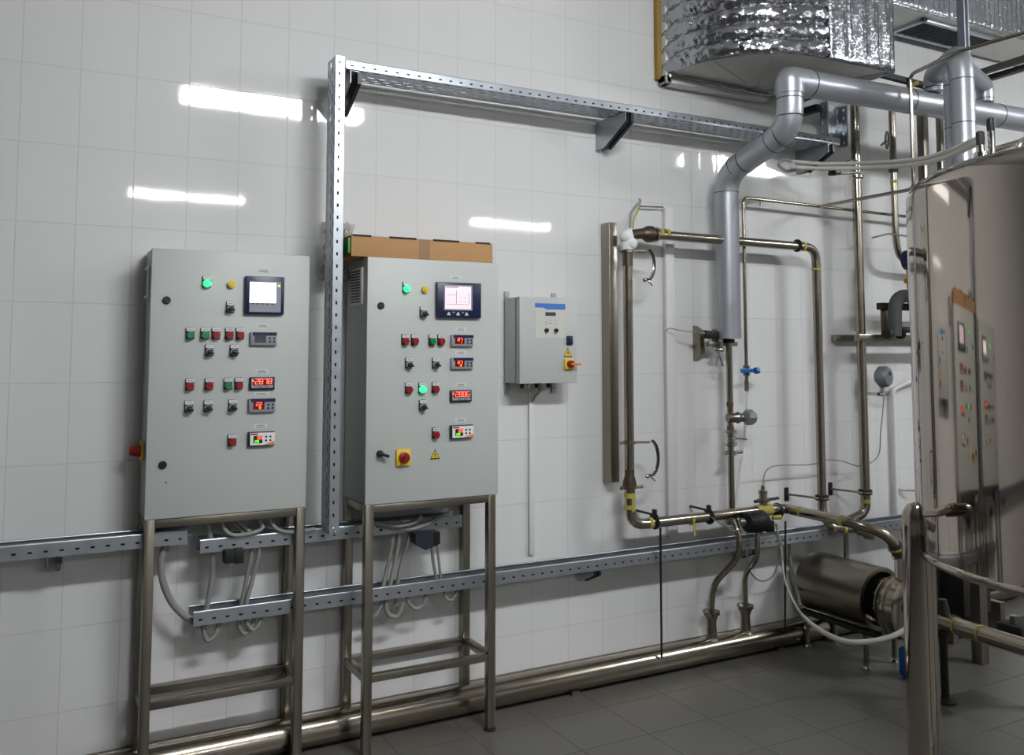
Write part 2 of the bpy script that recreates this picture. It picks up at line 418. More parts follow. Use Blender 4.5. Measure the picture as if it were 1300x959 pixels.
# suspension strut from the ceiling and black rails below the ducts
mb = MB(); p = at(1222, 70, -.80)
mb.box(p.x-.02, p.x+.02, p.y-.012, p.y+.012, p.z, H); mb.box(p.x-.02, p.x-.012, p.y-.03, p.y-.012, p.z, H); mb.box(p.x+.012, p.x+.02, p.y-.03, p.y-.012, p.z, H)
tag(mb.build('hanger_strut', 'galv'), 'grey channel strut hanging from the ceiling above the vertical silver pipe', 'strut')
for (a, b, lab) in ((at(1236, 95, -.62), at(1345, 60, -1.0), 'dark support rail, upper of two, at the right edge below the high duct'), (at(1250, 101, -.60), at(1345, 73, -.95), 'dark support rail, lower of two, at the right edge below the high duct')):
    d = (b-a).normalized(); mb = MB(); u = d.cross(Vector((0, 0, 1))).normalized()
    mb.obox((a+b)/2, d, u, d.cross(u), (b-a).length, .04, .03)
    tag(mb.build('support_rail', 'castdark'), lab, 'rail', 'dark support rails')
a = at(1113, 93, -.5); b = at(1178, 110, -.5)
t = thing('pipe_hanger_rail', 'dark rail with taped clamp just above the horizontal silver pipe', 'rail', (a+b)/2)
MB().obox((a+b)/2, b-a, (0, 1, 0), (0, 0, 1), (b-a).length, .03, .03).build('rail', 'rubber', t)
MB().cyl(at(1155, 100, -.52), at(1155, 112, -.52), .016).build('clamp', 'black', t)
MB().obox(at(1160, 107, -.53), (1, 0, .4), (0, 1, 0), (-.4, 0, 1), .05, .03, .02).build('tape', 'tape', t)

# ================================================================== SILVER INSULATED PIPES
def bands(mb, p0, p1, r, ts, w=.004):
    p0 = Vector(p0); p1 = Vector(p1)
    for t in ts:
        c = p0.lerp(p1, t); d = (p1-p0).normalized(); mb.lathe(c-d*w/2, d, [(0, r+.0012), (w, r+.0012)], 28)
    return mb
ip = thing('insulated_pipe', 'thick silver jacketed pipe that drops, bends towards the wall and runs down', 'pipe', (3.31, -.14, 1.665))
pA = [(3.31, -.14, 1.665), (3.31, -.14, 2.54), (3.31, -.605, 2.69), (3.31, -.605, 2.93), (6.2, -.74, 2.935)]
MB().tube([pA[0], pA[1], pA[2], (3.31, -.605, 2.93)], .064, .11, 32).build('drop_jacket', 'jacket', ip)
MB().tube([(3.31, -.605, 2.91), (3.31, -.605, 2.932), (3.40, -.607, 2.934)], .068, .05, 32).build('elbow_jacket', 'jacket', ip)
mb = MB(); mb.ball((3.31, -.605, 2.925), .071); mb.cyl((3.31, -.605, 2.86), (3.31, -.605, 2.92), .071, seg=32); mb.cyl((3.31, -.605, 2.925), (3.43, -.61, 2.93), .071, seg=32); mb.build('corner_cap', 'jacket', ip)
MB().cyl((3.37, -.607, 2.93), (6.2, -.74, 2.935), .067, seg=40).build('header_jacket', 'jacket', ip)
mb = MB(); bands(mb, (3.31, -.605, 2.70), (3.31, -.605, 2.93), .0655, (.22, .6)); bands(mb, (3.31, -.14, 1.665), (3.31, -.14, 2.5), .0645, (.93,))
bands(mb, (3.31, -.22, 2.566), (3.31, -.55, 2.672), .0645, (.0, .2, .8, 1)); bands(mb, (3.37, -.607, 2.93), (6.2, -.74, 2.935), .0675, (.025, .27, .52), .006)
mb.build('jacket_seam', 'seam', ip)
mb = MB(); rr = random.Random(5)
for k in range(9):
    a = rr.uniform(PI*1.05, PI*1.6); x = 3.37+rr.uniform(0, .06)
    mb.ball((x, -.607+.0705*math.cos(a), 2.93+.0705*math.sin(a)+.02), .004)
mb.build('rivet', 'seam', ip)
MB().ball(at(1010, 172, -.671), .012, (1, .3, .8)).build('red_mark', mat('red_mark', (128, 88, 86), .7), ip)['label'] = 'small faded red spot'
# two inverted-U branches
for (px1, px2, y2, top, lab) in ((1186, 1223, -1.02, 3.07, 'silver jacketed pipe arching up from the header and down behind the tank, nearer one'),
                                 (1250, 1211, -.93, 3.08, 'silver jacketed pipe arch partly hidden behind the nearer vertical silver pipe')):
    a = at(px1, 110, -.70); b = at(px2, 140, y2); r = .054 if px1 < 1200 else .046
    t = thing('insulated_branch_pipe', lab, 'pipe', (a.x, a.y, 2.93), 'silver jacketed pipe arches')
    MB().tube([(a.x, a.y-.0, 2.985), (a.x, a.y, top), (b.x, b.y, top), (b.x, b.y, 1.2)], r, .10, 28).build('jacket', 'jacket', t)
    mb = MB(); bands(mb, (b.x, b.y, 2.0), (b.x, b.y, 2.95), r, (.2, .75, .98), .004); bands(mb, (a.x, a.y, 2.98), (a.x, a.y, 3.06), r, (.3,), .004)
    mb.build('jacket_seam', 'seam', t)

# ================================================================== CABLE TRAYS
def tray(parent, o, L, B, F, length, width, fl, base_rows=4, pitch=.05):
    """o: corner; L length dir; B across the base; F flange dir"""
    L, B, F = Vector(L), Vector(B), Vector(F); o = Vector(o)
    mb = MB()
    rows = [((k+.5)*width/base_rows, .010, .5 if k % 2 else 0) for k in range(base_rows)]
    mb.perf(o, L, B, length, width, .055, .030, rows)
    base = mb.build('base_plate', 'galv', parent, smooth=False, solid=.0015)
    for k, (oo, sg) in enumerate(((o, 1), (o+B*width, -1))):
        mb = MB(); mb.perf(oo, L, F, length, fl, pitch, .014, [(fl*.42, .0075, 0)])
        f = mb.build('side_flange', 'galv', parent, smooth=False, solid=.0015)
        MB().tube([oo+F*fl+B*sg*.004, oo+F*fl+B*sg*.004+L*length], .0045, seg=8).build('rolled_lip', 'galv', f)
X, Y, Z = (1, 0, 0), (0, 1, 0), (0, 0, 1)
t = thing('cable_tray', 'long perforated galvanised tray running high along the tiled wall', 'cable tray', (2.6, -.17, 2.765))
tray(t, (1.165, -.25, 2.765), X, Y, Z, 2.895, .165, .033, 5)
t = thing('cable_tray', 'tall upright perforated galvanised tray between the two grey cabinets', 'cable tray', (1.14, -.2, .87), )
tray(t, (1.121, -.25, .875), Z, Y, X, 1.938, .108, .037, 4)
MB().ball((1.142, -.253, .885), .006).build('bolt', 'chrome', t)
t = thing('cable_tray', 'short upright galvanised tray at the right end of the high tray', 'cable tray', (4.2, -.1, 2.80))
tray(t, (4.09, -.085, 2.802), Z, X, (0, -1, 0), .245, .17, .05, 3)
t = thing('cable_tray', 'galvanised tray entering at the left edge behind the left stand', 'cable tray', (-.3, -.1, .875))
tray(t, (-1.2, -.16, .876), X, Y, Z, 1.80, .10, .048, 3)
t = thing('cable_tray', 'short galvanised tray under the bottoms of both cabinets', 'cable tray', (1.2, -.17, .845))
tray(t, (.648, -.155, .834), X, Y, Z, 1.10, .105, .047, 3)
MB().tube([(1.16, -.155, .88), (1.175, -.16, .915), (1.185, -.165, .875)], .004).build('cable_tie', 'rubber', t)
t = thing('cable_tray', 'long low galvanised tray running from the left stand to the tank', 'cable tray', (2.8, -.12, .57))
tray(t, (.63, -.155, .566), X, Y, Z, 4.6, .105, .05, 3)

def darkfill(a, b, u, v, label):  # added cables, put behind the slots so the tray insides look shaded
    a, b, u, v = Vector(a), Vector(b), Vector(u), Vector(v); mb = MB()
    t = thing('added_dark_cables', label, 'cable bundle', a, 'dark cables added behind the tray slots')
    for k in range(3):
        o = u*(.0215*k)+v*(.012 if k != 1 else .02)
        P = [a.lerp(b, i/12)+o+u*(.002*math.sin(i*2+k)) for i in range(13)]
        MB().curve(P, .0105, 8, 3).build('slot_darkening_cable', 'darkfill', t)
darkfill((1.18, -.232, 2.768), (4.04, -.232, 2.768), Y, Z, 'dark cables added to darken the slots of the high horizontal tray')
darkfill((1.124, -.232, .93), (1.124, -.232, 2.79), Y, X, 'dark cables added to darken the slots of the upright tray between the cabinets')
darkfill((-1.1, -.142, .879), (.58, -.142, .879), Y, Z, 'dark cables added to darken the slots of the tray at the left edge')
darkfill((.67, -.137, .837), (1.73, -.137, .837), Y, Z, 'dark cables added to darken the slots of the short tray under the cabinets')
darkfill((.65, -.137, .569), (5.2, -.137, .569), Y, Z, 'dark cables added to darken the slots of the long low tray')

def bracket(x, y1, zt, h, label):
    t = thing('wall_bracket', label, 'bracket', (x, 0, zt-h), 'tray brackets')
    mb = MB()
    for dx in (-.018, .018):
        mb.prism([(x+dx, -.001, zt), (x+dx, -.001, zt-h), (x+dx, -y1*.28, zt-h), (x+dx, -y1, zt-h*.34), (x+dx, -y1, zt)], (.002, 0, 0))
    mb.box(x-.018, x+.02, -y1, -.001, zt-.002, zt)
    mb.build('bracket_plate', 'galv', t, smooth=False)
    mb = MB(); mb.prism([(x+.012, -y1*.28, zt-h-.004), (x+.012, -y1-.004, zt-h*.36), (x+.012, -y1-.004, zt-.004), (x+.012, -y1+.008, zt-.004), (x+.012, -y1+.008, zt-h*.33), (x+.012, -y1*.28, zt-h+.012)], (.016, 0, 0))
    mb.build('edge_guard', 'black', t, smooth=False)
bracket(1.205, .24, 2.763, .15, 'dark wall bracket under the left end of the high tray')
bracket(2.585, .262, 2.763, .145, 'galvanised wall bracket under the middle of the high tray')
bracket(3.99, .245, 2.763, .13, 'dark wall bracket under the right end of the high tray')
for x, lab in ((.15, 'bracket of the left tray at the left edge'), ):
    bracket(x, .15, .874, .07, 'small wall bracket under the tray at the left edge')
bracket(2.45, .15, .564, .07, 'small wall bracket under the long low tray right of the right stand')
bracket(3.45, .15, .564, .07, 'small wall bracket under the long low tray behind the drain funnels')
tag(MB().box(4.0, 4.05, -.14, -.02, 2.98, 3.02, .004).build('cable_clip', 'black'), 'small black clip under the silver header pipe beside the upright tray', 'clip')

# ================================================================== CONTROL CABINETS
SEG = {'0': 'abcdef', '1': 'bc', '2': 'abged', '3': 'abgcd', '4': 'fgbc', '5': 'afgcd', '6': 'afgedc', '7': 'abc', '8': 'abcdefg', '9': 'abcdfg'}
def digits(txt, x, z, w, h, y, gap=.35):
    mb = MB(); th = w*.16; sl = .12
    def seg(x0, z0, x1, z1):
        mb.box(min(x0, x1)-th/2, max(x0, x1)+th/2, y-.0012, y, min(z0, z1)-th/2, max(z0, z1)+th/2)
    for ch in txt:
        if ch == '.': mb.box(x-w*gap*.75, x-w*gap*.35, y-.0012, y, z, z+th); continue
        p = SEG.get(ch, '')
        c = {'a': (0, 1, 1, 1), 'b': (1, .5, 1, 1), 'c': (1, 0, 1, .5), 'd': (0, 0, 1, 0), 'e': (0, 0, 0, .5), 'f': (0, .5, 0, 1), 'g': (0, .5, 1, .5)}
        for k in p:
            a = c[k]; sh = sl*w
            seg(x+a[0]*w+(a[1]+a[3])/2*sh, z+a[1]*h, x+a[2]*w+(a[1]+a[3])/2*sh, z+a[3]*h)
        x += w*(1+gap)
    return mb

def button(cab, x, z, y, kind, nameplate=True):
    """square black bezel with white name plate and a cap"""
    nm = {'g': 'push_button', 'r': 'push_button', 'G': 'pilot_lamp', 's': 'selector_switch'}[kind]
    b = MB(); b.box(x-.0155, x+.0155, y-.010, y, z-.021, z+.024, .003)
    o = b.build(nm, 'black' if kind != 's' else 'black', cab)
    MB().box(x-.0145, x+.0145, y-.0116, y-.0098, z+.009, z+.0225).build('name_plate', 'plate', o, smooth=False)
    MB().box(x-.009, x+.009, y-.0119, y-.0114, z+.0145, z+.0165).build('print', 'print', o, smooth=False)
    if kind == 's':
        MB().lathe((x, y-.009, z-.006), (0, -1, 0), [(0, .0145), (.008, .0145), (.008, .0115), (.010, .0115)], 20).build('collar_ring', 'meterface', o)
        m = MB(); m.lathe((x, y-.017, z-.006), (0, -1, 0), [(0, .0105), (.014, .0098), (.016, .008)], 20); m.obox((x+.001, y-.032, z-.007), (1, 0, -.4), (0, 1, 0), (.4, 0, 1), .026, .010, .0065, .002)
        m.build('knob', 'black', o)
    else:
        m = {'g': 'green', 'r': 'red', 'G': 'greenlit'}[kind]
        MB().lathe((x, y-.009, z-.006), (0, -1, 0), [(0, .0145), (.010, .0145), (.013, .013), (.016, .0125)] if kind != 'G' else [(0, .015), (.008, .015), (.016, .0125), (.021, .006), (.022, .001)], 24).build('cap' if kind != 'G' else 'lens', m, o)

def paper(cab, x, z, y, w=.052, h=.016):
    o = MB().box(x-w/2, x+w/2, y-.0012, y, z-h/2, z+h/2).build('paper_label', 'plate', cab, smooth=False)
    m = MB(); m.box(x-w*.28, x+w*.28, y-.0016, y-.001, z+h*.08, z+h*.25); m.box(x-w*.36, x+w*.36, y-.0016, y-.001, z-h*.28, z-h*.1)
    m.build('print', 'print', o, smooth=False)

def led_meter(cab, x0, x1, z0, z1, y, txt):
    o = MB().box(x0, x1, y-.012, y, z0, z1, .003).build('led_display', 'black', cab)
    w, h = x1-x0, z1-z0
    MB().box(x0+.007, x1-.007, y-.0130, y-.0118, z0+.007, z1-.005).build('face_plate', 'meterface', o, smooth=False)
    MB().box(x0+.012, x1-.009, y-.0136, y-.0128, z0+h*.36, z1-.006).build('led_window', 'ledglass', o, smooth=False)
    digits(txt, x0+w*.215, z0+h*.46, w*.115, h*.38, y-.0136, .5).build('digits', 'led', o, smooth=False)
    m = MB(); m.ball((x0+.013, y-.0136, z0+h*.72), .0035); m.build('indicator_dot', 'led', o)
    m = MB(); m.box(x0+w*.32, x0+w*.50, y-.0136, y-.0128, z0+h*.17, z0+h*.29); m.box(x0+w*.6, x0+w*.74, y-.0136, y-.0128, z0+h*.17, z0+h*.29); m.build('teal_mark', 'teal', o, smooth=False)

def controller(cab, x0, x1, z0, z1, y, txt, lit=True, sub='8'):
    w, h = x1-x0, z1-z0
    o = MB().box(x0, x1, y-.016, y, z0, z1, .004).build('controller', 'meterface', cab)
    MB().box(x0+.008, x1-.001, y-.0172, y-.0158, z1-h*.27, z1-.001).build('header_strip', 'navy', o, smooth=False)
    MB().box(x0+.016, x0+w*.58, y-.0176, y-.0158, z0+h*.22, z1-h*.24).build('display_window', 'ledglass' if lit else 'lcd', o, smooth=False)
    if lit:
        digits(txt, x0+w*(.56-.145*len(txt)), z0+h*.48, w*.075, h*.24, y-.0178, .6).build('digits', 'led', o, smooth=False)
        digits(sub, x0+w*.38, z0+h*.27, w*.055, h*.13, y-.0178, .6).build('small_digits', 'ledo', o, smooth=False)
    for i in range(2):
        for j in range(2):
            MB().lathe((x0+w*(.73+.16*i), y-.0158, z0+h*(.3+.24*j)), (0, -1, 0), [(0, h*.085), (.003, h*.075)], 12).build('key', 'navy', o)

def flow_meter(cab, x0, x1, z0, z1, y, txt):
    w, h = x1-x0, z1-z0
    o = MB().box(x0, x1, y-.018, y, z0, z1, .003).build('batch_meter', 'black', cab)
    MB().box(x0+.006, x1-.0015, y-.0192, y-.0178, z0+.004, z1-.004).build('face_plate', 'white', o, smooth=False)
    MB().box(x0+w*.18, x0+w*.52, y-.0197, y-.0190, z0+h*.2, z0+h*.72).build('display_window', 'black', o, smooth=False)
    digits(txt, x0+w*.27, z0+h*.48, w*.055, h*.2, y-.0199, .6).build('digits', 'led', o, smooth=False)
    digits('28', x0+w*.23, z0+h*.25, w*.055, h*.16, y-.0199, .6).build('small_digits', 'ledg', o, smooth=False)
    MB().prism([(x1-.003, y-.0198, z0+.005), (x0+w*.56, y-.0198, z0+.005), (x0+w*.8, y-.0198, z0+h*.22), (x1-.003, y-.0198, z0+h*.32)], (0, .0008, 0)).build('orange_stripe', 'orange', o, smooth=False)
    MB().box(x0+.008, x0+w*.35, y-.0198, y-.0190, z1-.012, z1-.006).build('red_mark', 'red', o, smooth=False)
    for i in range(2):
        for j in range(2):
            MB().lathe((x0+w*(.66+.16*i), y-.0190, z0+h*(.38+.26*j)), (0, -1, 0), [(0, h*.075), (.003, h*.065)], 12).build('key', 'navy', o)

def triangle(cab, x, z, y, w, h):
    o = MB().prism([(x-w/2, y-.0012, z-h/2), (x+w/2, y-.0012, z-h/2), (x, y-.0012, z+h/2)], (0, .0012, 0)).build('warning_sign', 'black', cab, smooth=False)
    MB().prism([(x-w/2*.78, y-.0018, z-h/2+.11*h), (x+w/2*.78, y-.0018, z-h/2+.11*h), (x, y-.0018, z+h/2*.74)], (0, .0008, 0)).build('yellow_field', 'yellow', o, smooth=False)
    MB().prism([(x+w*.03, y-.0024, z+h*.22), (x-w*.09, y-.0024, z-h*.06), (x-w*.01, y-.0024, z-h*.06), (x-w*.035, y-.0024, z-h*.26), (x-w*.09, y-.0024, z-h*.2), (x, y-.0024, z-h*.34), (x+w*.06, y-.0024, z-h*.19), (x+w*.01, y-.0024, z-h*.24), (x+w*.09, y-.0024, z+h*.0), (x+w*.01, y-.0024, z+h*.0)], (0, .0008, 0)).build('lightning_bolt', 'black', o, smooth=False)

def make_cabinet(x0, x1, z0, z1, yf, label):
    t = thing('control_cabinet', label, 'control cabinet', ((x0+x1)/2, yf/2, z0))
    MB().box(x0+.004, x1-.004, yf+.024, -.012, z0, z1, .004).build('body', 'cab', t)
    MB().box(x0+.008, x1-.008, yf+.018, yf+.026, z0+.006, z1-.006).build('door_seal', 'rubber', t, smooth=False)
    MB().box(x0, x1, yf, yf+.019, z0, z1, .0035).build('door', 'cab', t)
    return t
def vent(cab, x, y0, y1, z0, z1):
    o = MB().box(x-.012, x, y0, y1, z0, z1, .004).build('vent_grille', 'white', cab)
    m = MB(); n = 12
    for k in range(n):
        z = z0+.014+k*(z1-z0-.028)/(n-1); m.box(x-.0135, x-.011, y0+.02, y1-.008, z-.0032, z+.0032)
    m.build('slot', 'black', o, smooth=False)
def keylock(cab, x, z, y, wing=False):
    m = MB(); m.lathe((x, y, z), (0, -1, 0), [(0, .0145), (.006, .0145), (.008, .012), (.008, .006)], 20)
    if wing: m.lathe((x, y-.006, z), (0, -1, 0), [(0, .012), (.022, .010)], 18); m.obox((x+.012, y-.026, z-.004), (1, 0, -.35), (0, 1, 0), (.35, 0, 1), .04, .012, .012, .003)
    m.build('door_lock', 'black', cab)
def stand(x0, x1, yf, ztop, zr, label, w=.036):
    t = thing('equipment_stand', label, 'metal stand', ((x0+x1)/2, yf/2, 0))
    yb = -.006
    for x in (x0, x1-w):
        for y in (yf, yb-w):
            m = MB(); m.box(x, x+w, y, y+w, .012, ztop, .003)
            o = m.build('leg', 'steel', t)
            MB().lathe((x+w/2, y+w/2, 0), (0, 0, 1), [(0, .026), (.006, .026), (.012, .012), (.02, .012)], 16).build('foot', 'rubber', o)
    for z in (ztop-.032, zr):
        for y in (yf, yb-w): MB().box(x0+w, x1-w, y+.002, y+w-.002, z, z+.03, .002).build('cross_rail', 'steel', t)
        for x in (x0, x1-w): MB().box(x+.002, x+w-.002, yf+w, yb-w, z, z+.03, .002).build('side_rail', 'steel', t)
    return t

# --- left cabinet
F1 = -.2
c1 = make_cabinet(.441, 1.040, .982, 1.984, F1, 'left grey control cabinet showing a red 2878 readout, on a stand')
stand(.443, 1.039, F1, .982, .300, 'steel tube stand under the left grey cabinet')
vent(c1, .445, -.155, -.06, 1.80, 1.92)
# touch panel
o = MB().box(.782, .934, F1-.02, F1, 1.743, 1.892, .004).build('touch_panel', 'navy', c1)
MB().box(.798, .92, F1-.0212, F1-.0195, 1.752, 1.872).build('inner_frame', 'meterface', o, smooth=False)
MB().box(.798, .901, F1-.022, F1-.0205, 1.788, 1.868).build('screen', 'screenw', o, smooth=False)
m = MB()
for k in range(5): m.box(.806+k*.019, .816+k*.019, F1-.0222, F1-.0205, 1.782, 1.7855)
m.build('soft_key', 'black', o, smooth=False)
MB().ball((.912, F1-.021, 1.856), .0045, (1, .5, 1)).build('indicator_light', mat('lit_yellow', (240, 220, 40), .3, emit=(250, 230, 40), es=1.2), o)
paper(c1, .855, 1.916, F1); paper(c1, .856, 1.698, F1); paper(c1, .856, 1.520, F1); paper(c1, .856, 1.433, F1, .06, .012); paper(c1, .855, 1.308, F1)
button(c1, .640, 1.863, F1, 'G')
MB().lathe((.731, F1, 1.857), (0, -1, 0), [(0, .014), (.014, .014), (.014, .009), (.018, .009)], 20).build('buzzer', 'yellow', c1)
button(c1, .729, 1.768, F1, 's')
for x, k in ((.584, 'g'), (.637, 'g'), (.678, 'r'), (.728, 'r'), (.768, 'r')): button(c1, x, 1.666, F1, k)
for x in (.655, .747): button(c1, x, 1.602, F1, 's')
for x, k in ((.587, 'r'), (.657, 'r'), (.727, 'g'), (.768, 'r')): button(c1, x, 1.474, F1, k)
for x in (.586, .655, .746): button(c1, x, 1.391, F1, 's')
button(c1, .747, 1.259, F1, 'r')
controller(c1, .806, .909, 1.621, 1.674, F1, '', lit=False)
led_meter(c1, .807, .905, 1.449, 1.499, F1, '2878')
controller(c1, .805, .908, 1.362, 1.416, F1, '22', True, '0')
flow_meter(c1, .806, .908, 1.233, 1.288, F1, '100')
keylock(c1, .497, 1.790, F1); keylock(c1, .499, 1.180, F1)
m = MB(); m.box(.433, .443, -.13, -.06, 1.19, 1.26, .002); o = m.build('switch_plate', 'yellow', c1)
MB().lathe((.434, -.095, 1.225), (-1, 0, 0), [(0, .022), (.014, .022), (.03, .018), (.04, .014)], 16).build('rotary_handle', 'red', o)
MB().ball((.512, F1-.001, 1.115), .004, (1, .3, 1)).build('scratch', 'print', c1)

# --- right cabinet
F2 = -.29
c2 = make_cabinet(1.253, 1.855, .984, 1.984, F2, 'right grey control cabinet showing a red 2886 readout, cardboard box on top')
stand(1.256, 1.844, F2, .984, .288, 'steel tube stand under the right grey cabinet')
vent(c2, 1.257, -.24, -.10, 1.79, 1.945)
o = MB().box(1.553, 1.761, F2-.022, F2, 1.741, 1.891, .004).build('touch_panel', 'navy', c2)
MB().box(1.584, 1.717, F2-.0232, F2-.0215, 1.772, 1.880).build('inner_frame', 'meterface', o, smooth=False)
MB().box(1.589, 1.710, F2-.024, F2-.0225, 1.777, 1.874).build('screen', 'screenp', o, smooth=False)
m = MB(); yy = F2-.0244
for a in ((1.60, 1.643, 1.836, 1.8375), (1.596, 1.70, 1.797, 1.7985), (1.64, 1.642, 1.80, 1.857), (1.70, 1.7015, 1.80, 1.85), (1.655, 1.665, 1.826, 1.8275), (1.675, 1.685, 1.826, 1.8275), (1.655, 1.665, 1.81, 1.8115), (1.675, 1.685, 1.81, 1.8115), (1.592, 1.65, 1.868, 1.872)): m.box(a[0], a[1], yy, yy+.001, a[2], a[3])
m.build('screen_drawing', 'print', o, smooth=False)
m = MB()
for x in (1.607, 1.65, 1.69): m.prism([(x-.009, F2-.0226, 1.751), (x+.009, F2-.0226, 1.751), (x+.003, F2-.0226, 1.764), (x-.003, F2-.0226, 1.764)], (0, .001, 0))
for x in (1.629, 1.672): m.box(x-.005, x+.005, F2-.0226, F2-.0216, 1.762, 1.765)
m.build('panel_key', 'plate', o, smooth=False)
for x, z in ((1.648, 1.912), (1.672, 1.691), (1.673, 1.593), (1.674, 1.455), (1.674, 1.307)): paper(c2, x, z, F2)
button(c2, 1.420, 1.863, F2, 'G')
MB().lathe((1.504, F2, 1.857), (0, -1, 0), [(0, .014), (.014, .014), (.014, .009), (.018, .009)], 20).build('buzzer', 'yellow', c2)
button(c2, 1.498, 1.761, F2, 's')
for x, k in ((1.417, 'r'), (1.459, 'r'), (1.538, 'g'), (1.578, 'r')): button(c2, x, 1.646, F2, k)
for x in (1.434, 1.555): button(c2, x, 1.549, F2, 's')
for x, k in ((1.434, 'r'), (1.494, 'G'), (1.554, 'r')): button(c2, x, 1.447, F2, k)
button(c2, 1.497, 1.375, F2, 's'); button(c2, 1.557, 1.258, F2, 'r')
controller(c2, 1.623, 1.727, 1.619, 1.669, F2, '87', True, '1'); controller(c2, 1.624, 1.727, 1.523, 1.572, F2, '87', True, '8')
led_meter(c2, 1.622, 1.722, 1.385, 1.435, F2, '2886')
flow_meter(c2, 1.622, 1.727, 1.232, 1.288, F2, '100')
keylock(c2, 1.311, 1.785, F2); keylock(c2, 1.313, 1.186, F2, True)
triangle(c2, 1.557, 1.171, F2, .045, .042)
o = MB().box(1.382, 1.443, F2-.012, F2, 1.133, 1.199, .002).build('switch_plate', 'yellow', c2)
MB().lathe((1.413, F2-.012, 1.166), (0, -1, 0), [(0, .023), (.012, .022), (.014, .018)], 24).build('rotary_base', 'red', o)
MB().obox((1.413, F2-.032, 1.166), (.5, 0, 1), (0, 1, 0), (-1, 0, .5), .04, .018, .013, .004).build('rotary_handle', 'red', o)

# --- cardboard box and plastic film on the right cabinet
bz = 1.986
t = thing('cardboard_box', 'flat brown cardboard box lying on top of the right cabinet', 'box', (1.5, -.17, bz))
MB().box(1.19, 1.838, -.268, -.06, bz, bz+.086, .002).build('carton', 'card', t)
MB().box(1.488, 1.537, -.2692, -.2675, bz+.001, bz+.0855).build('tape_strip', 'cardtape', t, smooth=False)
for a, b in ((1.195, 1.275), (1.355, 1.475), (1.553, 1.675), (1.755, 1.825)): MB().box(a, b, -.2695, -.262, bz+.081, bz+.0895).build('flap_slot', 'cardin', t, smooth=False)
m = MB(); m.box(1.178, 1.189, -.262, -.10, bz+.012, bz+.075, .003)
tag(m.build('green_packet', mat('green_packet', (60, 140, 60), .5)), 'small green packet against the left end of the cardboard box', 'packet')
def film(cx, cy, cz, w, d, h, seed, label):
    rnd = random.Random(seed); mb = MB(); n = 14; g = []
    for i in range(n):
        row = []
        for j in range(n):
            u = i/(n-1)-.5; v = j/(n-1)-.5
            row.append(mb.bm.verts.new((cx+u*w+rnd.uniform(-.012, .012), cy+math.sin(v*5+u*3)*d*.5+rnd.uniform(-.012, .012), cz+(v+.5)*h+rnd.uniform(-.008, .008))))
        g.append(row)
    for i in range(n-1):
        for j in range(n-1): mb.bm.faces.new((g[i][j], g[i+1][j], g[i+1][j+1], g[i][j+1]))
    tag(mb.build('plastic_film', 'film', solid=.0006), label, 'plastic film', 'crumpled plastic film')
film(1.205, -.045, 1.90, .12, .04, .25, 3, 'crumpled clear plastic film hanging behind the box near the upright tray')
film(1.915, -.04, 1.88, .07, .03, .16, 5, 'scrap of crumpled clear film at the upper right side of the right cabinet')

# --- small wall box
F3 = -.16
t = thing('wall_control_box', 'small grey wall box with blue header and yellow red switch', 'control box', (2.19, -.08, 1.45))
MB().box(2.034, 2.342, F3+.045, -.012, 1.452, 1.850, .004).build('body', 'cab', t)
MB().box(2.038, 2.338, F3+.036, F3+.046, 1.456, 1.846).build('seal', 'rubber', t, smooth=False)
dr = MB().box(2.034, 2.347, F3, F3+.037, 1.450, 1.851, .004).build('door', 'cab', t)
MB().box(2.116, 2.280, F3-.0012, F3, 1.662, 1.822).build('panel_foil', 'beige', dr, smooth=False)
MB().prism([(2.115, F3-.0022, 1.802), (2.115, F3-.0022, 1.822), (2.280, F3-.0022, 1.822), (2.280, F3-.0022, 1.794), (2.176, F3-.0022, 1.794), (2.164, F3-.0022, 1.802)], (0, .001, 0)).build('blue_header', 'blueprint', dr, smooth=False)
MB().box(2.171, 2.227, F3-.0024, F3-.001, 1.764, 1.781).build('display', 'lcd', dr, smooth=False)
m = MB()
for a in ((2.172, 2.182, 1.733), (2.172, 2.182, 1.724), (2.193, 2.203, 1.742), (2.190, 2.208, 1.728), (2.222, 2.230, 1.742), (2.222, 2.232, 1.727), (2.168, 2.182, 1.679), (2.218, 2.233, 1.679)): m.box(a[0], a[1], F3-.0018, F3-.001, a[2], a[2]+.003)
m.build('print', 'print', dr, smooth=False)
for x in (2.175, 2.227): MB().lathe((x, F3-.001, 1.696), (0, -1, 0), [(0, .010), (.012, .009)], 18).build('knob', 'black', t)
MB().box(2.285, 2.318, F3-.012, F3, 1.629, 1.672, .004).build('door_lock', 'navy', t)
triangle(t, 2.294, 1.594, F3, .047, .046)
o = MB().box(2.271, 2.320, F3-.014, F3, 1.514, 1.563, .002).build('switch_plate', 'yellow', t)
MB().lathe((2.298, F3-.014, 1.539), (0, -1, 0), [(0, .018), (.018, .016)], 20).build('rotary_base', 'red', o)
MB().obox((2.318, F3-.036, 1.539), (1, 0, 0), (0, 1, 0), (0, 0, 1), .055, .012, .012, .004).build('rotary_handle', 'orange', o)
for (x, z, d) in ((2.05, 1.852, 1), (2.31, 1.852, 1), (2.05, 1.428, -1), (2.31, 1.428, -1)):
    m = MB(); m.box(x-.013, x+.013, -.012, -.001, z-.03*(d < 0), z+.03*(d > 0)-(.0 if d > 0 else -.03)); m.lathe((x, -.012, z+.005*d), (0, -1, 0), [(0, .006), (.006, .006)], 10)
    m.build('mounting_lug', 'galv', t)
for x in (2.09, 2.13, 2.17, 2.20, 2.235):
    MB().lathe((x, -.08, 1.452), (0, 0, -1), [(0, .013), (.01, .013), (.01, .010), (.026, .008)], 14).build('cable_gland', 'black' if x in (2.09, 2.17, 2.235) else 'chrome', t)
